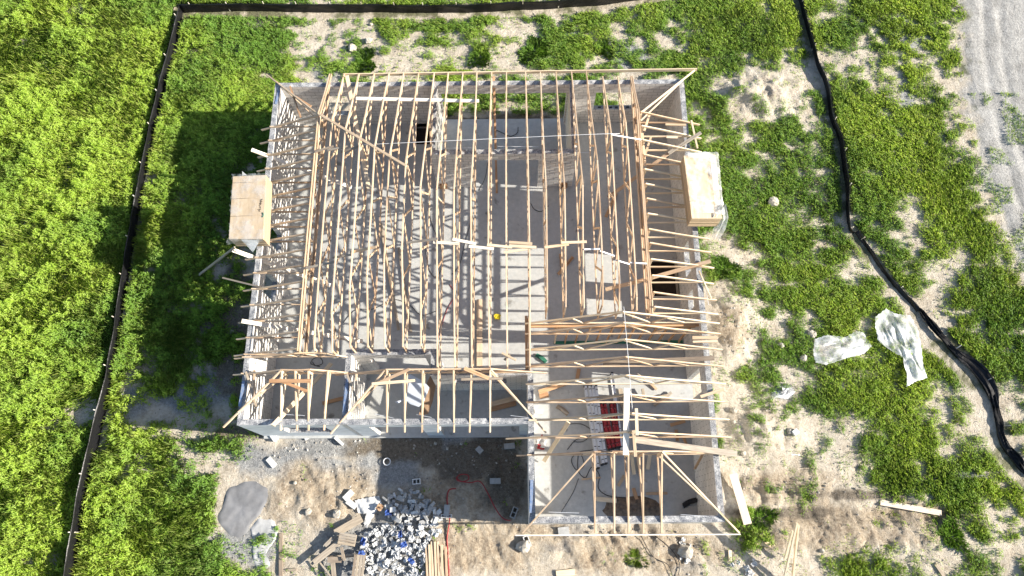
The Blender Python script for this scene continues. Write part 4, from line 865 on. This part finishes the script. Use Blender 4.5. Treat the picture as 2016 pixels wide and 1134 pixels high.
# ---------------------------------------------------------------- lumps: rocks, blocks, scraps
def lump(name, px, py, s, lb, mat, cat='rock', group=None, z=None, flat=.75):
    V = []; Fc = []; n = 10; m = 6; sd_ = random.random() * 50; c = W(px, py, 0)
    gz = gz1(c.x, c.y) if z is None else z
    for j in range(m + 1):
        th = math.pi * j / m
        for i in range(n):
            ph = 2 * math.pi * i / n; d = Vector((math.sin(th) * math.cos(ph), math.sin(th) * math.sin(ph), math.cos(th) * flat))
            k = .55 + .9 * float(fbm(np.array([d.x * 1.3 + sd_]), np.array([d.y * 1.3 + d.z * 1.7 + sd_]), .7, 3, 3)[0]); V.append(d * (s * .85 * k))
    for j in range(m):
        for i in range(n): a = j * n + i; b = j * n + (i + 1) % n; Fc.append((a, b, b + n, a + n))
    o = mesh_obj(name, V, Fc, mat, loc=(c.x, c.y, gz + s * .35)); o.rotation_euler = (random.uniform(-.3, .3), random.uniform(-.3, .3), random.uniform(0, 6)); return tag(o, lb, cat, group)
for a in [(1524, 397, .25, 'round pale boulder in the grass right of the plywood bundle'), (725, 78, .2, 'pale boulder on the sand behind the house, right of a pair'), (693, 92, .24, 'squat pale boulder beside the back fence grass, left of a pair'), (730, 46, .1, 'small white stone by the grass near the back fence'),
          (1600, 658, .2, 'rough pale rock left of the smaller plastic sheet'), (1540, 678, .16, 'white rock in the weeds right of the garage'), (1583, 705, .2, 'sandy rock below the smaller plastic sheet'), (1445, 808, .16, 'yellowish rock near the right wall'), (1443, 832, .08, 'small yellow stone near the right wall'),
          (606, 1007, .14, 'small white rock on the brown sand'), (662, 1012, .2, 'white rock casting a shadow on the brown sand'), (580, 950, .09, 'little stone on the brown sand'), (1168, 1052 - 14, .1, 'small white stone under the garage front board'), (1447, 523 + 27, .08, 'white stone beside the right grass'), (1620, 975 + 110, .1, 'small stone near the timber frame'), (1553, 850, .13, 'tan rock beside a white block right of the garage'), (455, 652, .1, 'pale stone in the shade left of the house'), (1463, 892, .12, 'tan stone by the right wall plank'),
          (1030, 1075, .28, 'white dusty lump beside the garage corner'), (1350, 1085, .3, 'grey white rubble lump below the garage')]: lump('rock', *a[:3], a[3], MROCK)
def block(px, py, rz, lb, z=None, mat=MBLK, hollow=True, L=.4, Wd=.2, Hh=.2, tilt=0, group=None):
    c = W(px, py, 0); gz = gz1(c.x, c.y) if z is None else z
    V = []; Fc = []
    def bxx(x0, x1, y0, y1, z0, z1):
        n = len(V)
        V.extend([Vector(v) for v in ((x0, y0, z0), (x1, y0, z0), (x1, y1, z0), (x0, y1, z0), (x0, y0, z1), (x1, y0, z1), (x1, y1, z1), (x0, y1, z1))]); Fc.extend([tuple(n + i for i in f) for f in BOXF])
    if hollow:
        t_ = .032; bxx(-L/2, L/2, -Wd/2, -Wd/2 + t_, 0, Hh); bxx(-L/2, L/2, Wd/2 - t_, Wd/2, 0, Hh)
        for x in (-L/2, -t_/2, L/2 - t_): bxx(x + .0005, x + t_ - .0005, -Wd/2 + t_, Wd/2 - t_, 0, Hh - .001)
    else: bxx(-L/2, L/2, -Wd/2, Wd/2, 0, Hh)
    o = mesh_obj('concrete_block', V, Fc, mat, loc=(c.x, c.y, gz - .01)); o.rotation_euler = (tilt, tilt * .4, rz); return tag(o, lb, 'concrete block', group)
for a, kw in [((975, 947, .02, 'flat grey concrete block alone in the shaded front yard'), dict(hollow=False)), ((1012, 1009, 1.2, 'hollow concrete block in the shade left of the garage'), {}), ((1003, 878, .1, 'grey block under the porch edge'), dict(hollow=False)),
              ((944, 886, -.8, 'half block in the rubble below the porch'), dict(hollow=False, L=.25)), ((1038, 1066, -1.2, 'white hollow block at the garage corner'), dict(mat=MBLKW)), ((538, 858, -.9, 'pale block against the front left wall'), dict(mat=MBLKW, hollow=False)), ((667, 868, -.7, 'narrow white block against the front wall'), dict(mat=MBLKW, hollow=False, Wd=.1)), ((608, 857, .5, 'dusty block lying by the front wall'), dict(mat=MBLKW, hollow=False, Hh=.1)),
              ((1110, 1046, .1, 'grey slab fragment under the garage front board'), dict(hollow=False, Wd=.3, Hh=.06)), ((1563, 852, .6, 'white cube of block right of the garage'), dict(mat=MBLKW, hollow=False, L=.22)), ((534, 910, -.8, 'broken white block on grey crumbs'), dict(mat=MBLKW, hollow=False, Hh=.1)), ((820, 948, .1, 'block end with blue paint above the rubble heap'), dict(mat=MBLKW, L=.3)),
              ((880, 1005, 1.5, 'grey block upright beside the red hose'), dict(hollow=False)), ((879, 1016, 0, 'white block lying across beside the red hose'), dict(mat=MBLKW, Wd=.12)), ((686, 975, .8, 'pale block fragment above the white sack'), dict(mat=MBLKW, hollow=False, Hh=.12)), ((692, 992, -.6, 'second pale fragment touching the white sack'), dict(mat=MBLKW, hollow=False, Hh=.12))]: block(*a, **kw)
# rubble heap
def inpoly(x, y, poly):
    r = False; n = len(poly)
    for i in range(n):
        x0, y0 = poly[i]; x1, y1 = poly[(i + 1) % n]
        if (y0 > y) != (y1 > y) and x < (x1 - x0) * (y - y0) / (y1 - y0) + x0: r = not r
    return r
heapA = [(757, 985), (795, 958), (822, 965), (868, 1000), (868, 1025), (850, 1045), (790, 1030), (762, 1010)]
heapB = [(725, 1035), (850, 1030), (880, 1048), (845, 1062), (838, 1134), (690, 1134), (715, 1075)]
def rand_in(poly):
    xs_ = [p[0] for p in poly]; ys_ = [p[1] for p in poly]
    while True:
        x = random.uniform(min(xs_), max(xs_)); y = random.uniform(min(ys_), max(ys_))
        if inpoly(x, y, poly): return x, y
def frag(px, py, z, mat, lb, grp, s=1.):
    L, Wd, Hh = random.uniform(.1, .36) * s, random.uniform(.07, .2) * s, random.uniform(.03, .14) * s; V = []
    for z_ in (0, Hh):
        for sx, sy in ((-1, -1), (1, -1), (1, 1), (-1, 1)): V.append((sx * L / 2 * random.uniform(.7, 1.05), sy * Wd / 2 * random.uniform(.7, 1.05), z_ * random.uniform(.85, 1.05)))
    c = W(px, py, 0); gz = gz1(c.x, c.y); o = mesh_obj('block_fragment', V, BOXF, mat, loc=(c.x, c.y, gz + z)); o.rotation_euler = (random.uniform(-.4, .4), random.uniform(-.4, .4), random.uniform(0, 6.3)); return tag(o, lb, 'rubble', grp)
for k in range(115): frag(*rand_in(heapA), random.uniform(0, .16), random.choice([MBLK, MBLK, MBLKW]), 'broken grey block piece in the upper part of the rubble heap', 'broken block pieces in the rubble heap', .95)
for k in range(60): frag(*rand_in(heapB), random.uniform(0, .12), random.choice([MBLKW, MBLKW, MBLKW, MBLK]), 'broken pale block piece among the paper scraps', 'pale pieces in the lower rubble', .75)
def scrap(px, py, s, mat, lb, grp, z=.1, name='paper_scrap', cat='paper'):
    n = 7; V = []; Fc = []; sx, sy = random.uniform(.6, 1.2) * s, random.uniform(.4, 1.) * s; a = random.uniform(-1, 1); b = random.uniform(-1, 1); ph = random.random() * 9
    for j in range(n):
        for i in range(n):
            u = i / (n - 1) - .5; v = j / (n - 1) - .5; V.append((u * sx + random.uniform(-.02, .02) * s * 3, v * sy + random.uniform(-.02, .02) * s * 3, s * .35 * (abs(math.sin(u * 5 + v * 4 * a + ph)) * .7 + .5 * abs(math.sin(v * 7 * b + u * 3 + ph * 2))) + random.uniform(0, .05) * s))
    for j in range(n - 1):
        for i in range(n - 1): q = j * n + i; Fc.append((q, q + 1, q + n + 1, q + n))
    c = W(px, py, 0); gz = gz1(c.x, c.y); o = mesh_obj(name, V, Fc, mat, loc=(c.x, c.y, gz + z)); m_ = o.modifiers.new('thick', 'SOLIDIFY'); m_.thickness = .006
    o.rotation_euler = (random.uniform(-.5, .5), random.uniform(-.5, .5), random.uniform(0, 6.3)); return tag(o, lb, cat, grp)
for k in range(150): scrap(*rand_in(heapB), random.uniform(.10, .28), random.choice([MPAPER, MPAPER, MPAPER, MPAPER2]), 'crumpled white paper sack in the rubble heap', 'white paper sacks in the rubble heap', random.uniform(.0, .14))
for (x, y, lb) in [(792, 1052, 'uppermost blue crumpled wrapper on the heap'), (795, 1072, 'middle blue crumpled wrapper on the heap'), (811, 1103, 'lowest blue crumpled wrapper on the heap'), (718, 1066, 'blue scrap between slats and white sacks'), (712, 1092, 'dark blue scrap beside the lower slats'), (765, 1012, 'blue and white sack above the heap')]: scrap(x, y, .26, MPAPERB, lb, None, .2, 'wrapper', 'wrapper')
sheet([(698, 985), (720, 980), (745, 976), (752, 990), (738, 1010), (722, 1040), (715, 1030), (722, 1012), (705, 1010)], 'white empty sack spread above the slat pile', zb=.06, amp=.12, mat=MPAPER)
scrap(748, 1000, .3, MCARD, 'small brown cardboard scrap on the white sack', None, .15, 'cardboard_scrap', 'cardboard')
scrap(1544, 770, .3, MPAPER, 'white paper scrap on the dirty plastic right of the garage', None, .08)
for k in range(26):
    x = random.choice([random.uniform(1430, 1490), random.uniform(1340, 1375)]); scrap(random.uniform(1440, 1492) if x > 1400 else random.uniform(1335, 1365), random.uniform(1106, 1134) if x > 1400 else random.uniform(1060, 1110), random.uniform(.1, .22), MPAPER, 'white scrap in the small litter piles below the garage', 'white litter below the garage', .03)
# weathered slats
def slat(a, b, wd, z, lb, zb=None): o = bar('slat_board', W(*a, z), W(*b, z if zb is None else zb), wd, .04, MWG); return tag(o, lb, 'board', 'weathered boards left of the rubble')
for a, b, wd, z, lb in [((612, 1112), (668, 1058), .1, .12, 'long narrow weathered board at the left of the slat pile'), ((618, 1108), (672, 1065), .22, .2, 'wide weathered board second in the slat pile'), ((660, 1050), (712, 1020), .28, .1, 'broad board sloping up at the top of the slat pile'), ((630, 1090), (665, 1055), .16, .05, 'short dark board under the slat pile'),
                        ((640, 1075), (655, 1060), .14, .15, 'stub of weathered board on the slat pile'), ((650, 1098), (700, 1093), .12, .1, 'horizontal weathered board low in the slat pile'), ((645, 1102), (672, 1102), .2, .2, 'short pale weathered board in the slat pile'), ((672, 1078), (678, 1104), .1, .3, 'upright weathered board in the slat pile'), ((630, 1108), (650, 1134), .05, .15, 'thin stick at the foot of the slat pile'), ((655, 1108), (658, 1140), .16, .1, 'grey board running to the bottom edge')]: slat(a, b, wd, z, lb)
def pallet(px, py, rz, lb, L=.62, Wd=.4):
    c = W(px, py, 0); c.z = .25; r = thing('pallet', lb, 'pallet', c, 'small pallets on the slat pile'); x = Vector((math.cos(rz), math.sin(rz), 0)); y = Vector((-x.y, x.x, 0))
    for k in range(4): o_ = c + y * (Wd * (k - 1.5) / 4 * 1.02); bar('slat', o_ - x * L / 2 + Vector((0, 0, .06)), o_ + x * L / 2 + Vector((0, 0, .06)), Wd / 4.5, .02, MWG, r)
    for k in (-1, 0, 1): o_ = c + x * (L * .45 * k); bar('bearer', o_ - y * Wd / 2, o_ + y * Wd / 2, .05, .08, MWG, r)
pallet(687, 1062, -.15, 'small slatted pallet piece on top of the boards'); pallet(709, 1118, 1.5, 'slatted pallet piece at the bottom edge of the heap', .9, .42)
for k, x in enumerate([839, 845, 850, 856, 862, 869, 877]):
    o = bar('lumber', W(x, 1066 - (k in (2, 3, 4)) * 6 + 4 * (k == 6) + 6, .12 + .04 * (k % 2)), W(x + 3, 1150, .12), .075, .09, MWP if k % 2 else MW); tag(o, 'long stud of the lumber row at the bottom edge, %s from the left' % ORD[k], 'lumber', 'studs stacked at the bottom edge')
# mortar spill, a low poured disc
def puddle(poly, h, mat, lb, name='mortar_spill'):
    P = [W(a, b, 0) for a, b in poly]; cx = sum(p.x for p in P) / len(P); cy = sum(p.y for p in P) / len(P); per = smooth_path(P + [P[0]], 8)[:-1]; per = [Vector((cx + (p.x - cx) * (.9 + .22 * float(vnoise(p.x, p.y, .3, 5))), cy + (p.y - cy) * (.9 + .22 * float(vnoise(p.x, p.y, .3, 6))), 0)) for p in per]; M = len(per); V = []; Fc = []
    for k in range(9):
        f = 1 - k / 8
        for p in per:
            x = cx + (p.x - cx) * f; y = cy + (p.y - cy) * f; V.append((x - cx, y - cy, gz1(x, y) + (-.03 if k == 0 else .012 + h * .15 + .012 * float(vnoise(x, y, .5, 3)))))
    for k in range(8):
        for i in range(M): a = k * M + i; b = k * M + (i + 1) % M; Fc.append((a, b, b + M, a + M))
    o = mesh_obj(name, V, Fc, mat, loc=(cx, cy, 0), smooth=True); return tag(o, lb, 'mortar spill')
MMORT = simple('wet_mortar', (.25, .25, .255), .8, .45, 1.6, bump=.3); MMORT2 = simple('dry_mortar', (.47, .47, .46), .9, .3, 4, bump=.5)
puddle([(430, 1000), (440, 965), (465, 948), (500, 943), (522, 955), (527, 985), (510, 1010), (490, 1035), (478, 1055), (455, 1060), (436, 1045), (426, 1022)], .10, MMORT, 'smooth dark grey dried mortar spill on the sand')
puddle([(487, 1040), (505, 1022), (530, 1020), (545, 1040), (540, 1062), (522, 1090), (528, 1120), (505, 1130), (490, 1095), (492, 1060)], .04, MMORT2, 'lighter rough mortar spill below the smooth one')
# dirt heap on the garage floor
def heap(px, py, rx, ry, h, mat, lb, z=0):
    c = W(px, py, 0); V = []; Fc = []; n = 28; m = 10
    for k in range(m + 1):
        f = 1 - k / m
        for i in range(n):
            a = 2 * math.pi * i / n; rr = 1 + .35 * (float(vnoise(math.cos(a) * 2, math.sin(a) * 2, .7, 4)) - .5); x = rx * rr * f * math.cos(a); y = ry * rr * f * math.sin(a)
            V.append((x, y, 0 if k == 0 else h * (1 - f ** 2) * (.5 + .9 * float(fbm(np.array([x]), np.array([y]), .25, 6, 3)[0]))))
    for k in range(m):
        for i in range(n): a = k * n + i; b = k * n + (i + 1) % n; Fc.append((a, b, b + n, a + n))
    return tag(mesh_obj('dirt_heap', V, Fc, mat, loc=(c.x, c.y, z)), lb, 'dirt heap')
MDIRT = simple('dark_dirt', (.20, .15, .11), .95, .6, 9, c2=(.06, .045, .035), bump=1.)
heap(1245, 1000, 1.15, .42, .16, MDIRT, 'dark dirt heap just inside the garage door opening', .003)
# yellow strap, bags, panels, small sheets
y0 = W(979, 624, .05); pts = [y0 + Vector((.11 * math.cos(k * 1.9) * (1 + .3 * math.sin(k)), .10 * math.sin(k * 1.7), .03 + .02 * math.sin(k * .9))) for k in range(26)]
o = tube('strap_coil', smooth_path(pts, 4), .022, MYEL); tag(o, 'bright yellow strap bunched on the sunlit floor', 'strap')
bg_ = thing('cement_bag', 'red and white bag on the sunlit strip of the garage', 'bag', W(1068, 868, 0))
for (x, y, s, m, nm) in [(1066, 862, .3, MRED, 'red_end'), (1066, 871, .34, MPAPER, 'white_label'), (1064, 880, .24, MRED, 'red_end')]:
    o = scrap(x, y, s, m, None, None, .2, nm, None); w_ = o.location.copy(); o.parent = bg_; o.location = w_ - bg_.location; o.location.z = .12
def panel(pts, z, th, mat, lb, name, cat, curl=0.):
    P = [W(a, b, z) for a, b in pts]; c = sum(P, Vector()) / len(P); n = len(P); V = [p - c + Vector((0, 0, curl * (p - c).length ** 2)) for p in P]; V2 = [v + Vector((0, 0, th)) for v in V]
    return tag(mesh_obj(name, V + V2, [tuple(range(n))[::-1], tuple(range(n, 2 * n))] + [(i, (i + 1) % n, n + (i + 1) % n, n + i) for i in range(n)], mat, loc=c), lb, cat)
panel([(1053, 806), (1069, 807), (1069, 815), (1053, 814)], .02, .03, MPAPER, 'white card on the sunlit strip by the garage wall', 'card', 'card')
panel([(778, 792), (795, 788), (793, 752), (808, 738), (822, 745), (835, 752), (846, 764), (836, 790), (825, 802), (808, 796), (795, 785), (784, 796)], 1.1, .01, MWRAP, 'pale blue house wrap sheet with black print hanging in the porch', 'wrap_sheet', 'wrap sheet', .25)
cu = bpy.data.curves.new('print', 'FONT'); cu.body = 'arred'; cu.size = .3; cu.extrude = .003
to = bpy.data.objects.new('lettering', cu); COL.objects.link(to); bpy.context.view_layer.update(); mt = bpy.data.meshes.new_from_object(to); bpy.data.objects.remove(to)
sh = [o for o in bpy.data.objects if o.name.startswith('wrap_sheet')][0]; mt.materials.clear(); mt.materials.append(MBLACK); lo = bpy.data.objects.new('lettering', mt); COL.objects.link(lo); lo.parent = sh; lo.location = W(793, 763, 1.16) - sh.location; lo.rotation_euler = (0, 0, .05)
panel([(848, 738), (858, 760), (852, 790), (843, 815), (824, 818), (832, 790), (838, 760)], .9, .012, MCARD, 'brown card strip hanging beside the house wrap sheet', 'card_strip', 'card')
# square trash pail ring on the dirt
o = tube('bucket_lid', [W(762, 909, -.02) + Vector((.13 * math.cos(a * math.pi / 8), .13 * math.sin(a * math.pi / 8), .04)) for a in range(17)], .02, MWHITE); tag(o, 'white ring shaped lid on grey dirt in front of the porch', 'lid')
# green thing & dark bundles in the garage
for (a, b, wd, lb, m) in [((1055, 699), (1075, 713), .16, 'crumpled green plastic strip near the timber beam', MGREEN), ((1096, 800), (1118, 816), .16, 'dark green grey offcut by the garage cable', MWG), ((1345, 996), (1372, 984), .18, 'dark tool in the front right corner of the garage', MBLACK)]:
    p = W(*a, .05); q = W(*b, .05); r = thing('scrap_strip', lb, 'scrap', p); bar('strip', p, q, wd, .05, m, r, bow=.04); bar('strip', p.lerp(q, .3) + Vector((0, .05, .05)), q + Vector((.03, .02, .06)), wd * .5, .03, m, r, bow=-.05)
# standing timber frame at the lower right, leaning
fr = thing('timber_frame', 'narrow triangular timber frame standing at the lower right edge', 'frame', W(1545, 1134, 0))
for a, za, b, zb in [((1569, 1030), 1.5, (1541, 1150), .1), ((1572, 1032), 1.45, (1559, 1150), .1), ((1560, 1045), .9, (1545, 1100), .1)]: bar('leg', W(*a, za), W(*b, zb), .06, .09, MWP, fr)
for a, b in [((1546, 1118), (1556, 1128)), ((1554, 1096), (1562, 1098)), ((1548, 1108), (1561, 1112))]: bar('brace', W(*a, .45), W(*b, .45), .05, .06, MWP, fr)
# rubble crumbs near the porch and pebbles over bare soil (uncountable)
def pebbles():
    n = 26000; x = rng.uniform(-20, 20, n); y = rng.uniform(-3, 23, n); px, py = chart(x, y); g = grass_at(px, py); den = np.where(g < .55, .12, .02); near = np.zeros(n)
    for c_ in [(590, 880, 130, 45), (880, 885, 170, 40), (1200, 1045, 200, 22), (640, 870, 120, 25), (1345, 1080, 50, 60), (780, 1040, 130, 90), (1600, 960, 250, 30), (1450, 620, 60, 120), (700, 930, 60, 50)]:
        near = np.maximum(near, np.clip(1.2 - np.hypot((px - c_[0]) / c_[2], (py - c_[1]) / c_[3]), 0, 1))
    k = (rng.random(n) < den + near * .6) & ~in_house(x, y, .05) & (px < 1890); x, y, px, py, near = x[k], y[k], px[k], py[k], near[k]; n = len(x); s = rng.uniform(.012, .032, n) * (1 + 1.1 * near * rng.random(n))
    z = ground_z(x, y, px, py); tet = np.array([(1, 1, .0), (-1, .8, 0), (-.7, -1, 0), (.9, -.9, 0), (.1, .1, 1.2)]); F5 = np.array([(0, 1, 4), (1, 2, 4), (2, 3, 4), (3, 0, 4)]); a = rng.uniform(0, 6.28, n)
    R_ = np.stack([np.stack([np.cos(a), -np.sin(a), 0 * a], -1), np.stack([np.sin(a), np.cos(a), 0 * a], -1), np.stack([0 * a, 0 * a, 1 + 0 * a], -1)], 1)
    jit = tet[None] * rng.uniform(.6, 1.3, (n, 5, 3)); v = np.einsum('nij,nkj->nki', R_, jit) * s[:, None, None] + np.stack([x, y, z], -1)[:, None]
    co = v[:, F5].reshape(-1, 3, 3); o = raw_mesh('pebbles', co, 3, MPEB, {'rnd': np.repeat(rng.random(n), 4)}); tag(o, 'loose stones and crumbs over the bare soil', kind='stuff')
t = NT('pebble'); a = t.n('Attribute', attribute_name='rnd'); t.col(t.ramp(a.outputs['Fac'], [(0, (.16, .15, .14)), (.5, (.27, .25, .22)), (1, (.50, .47, .42))])).rough(.95); MPEB = t.m
pebbles()
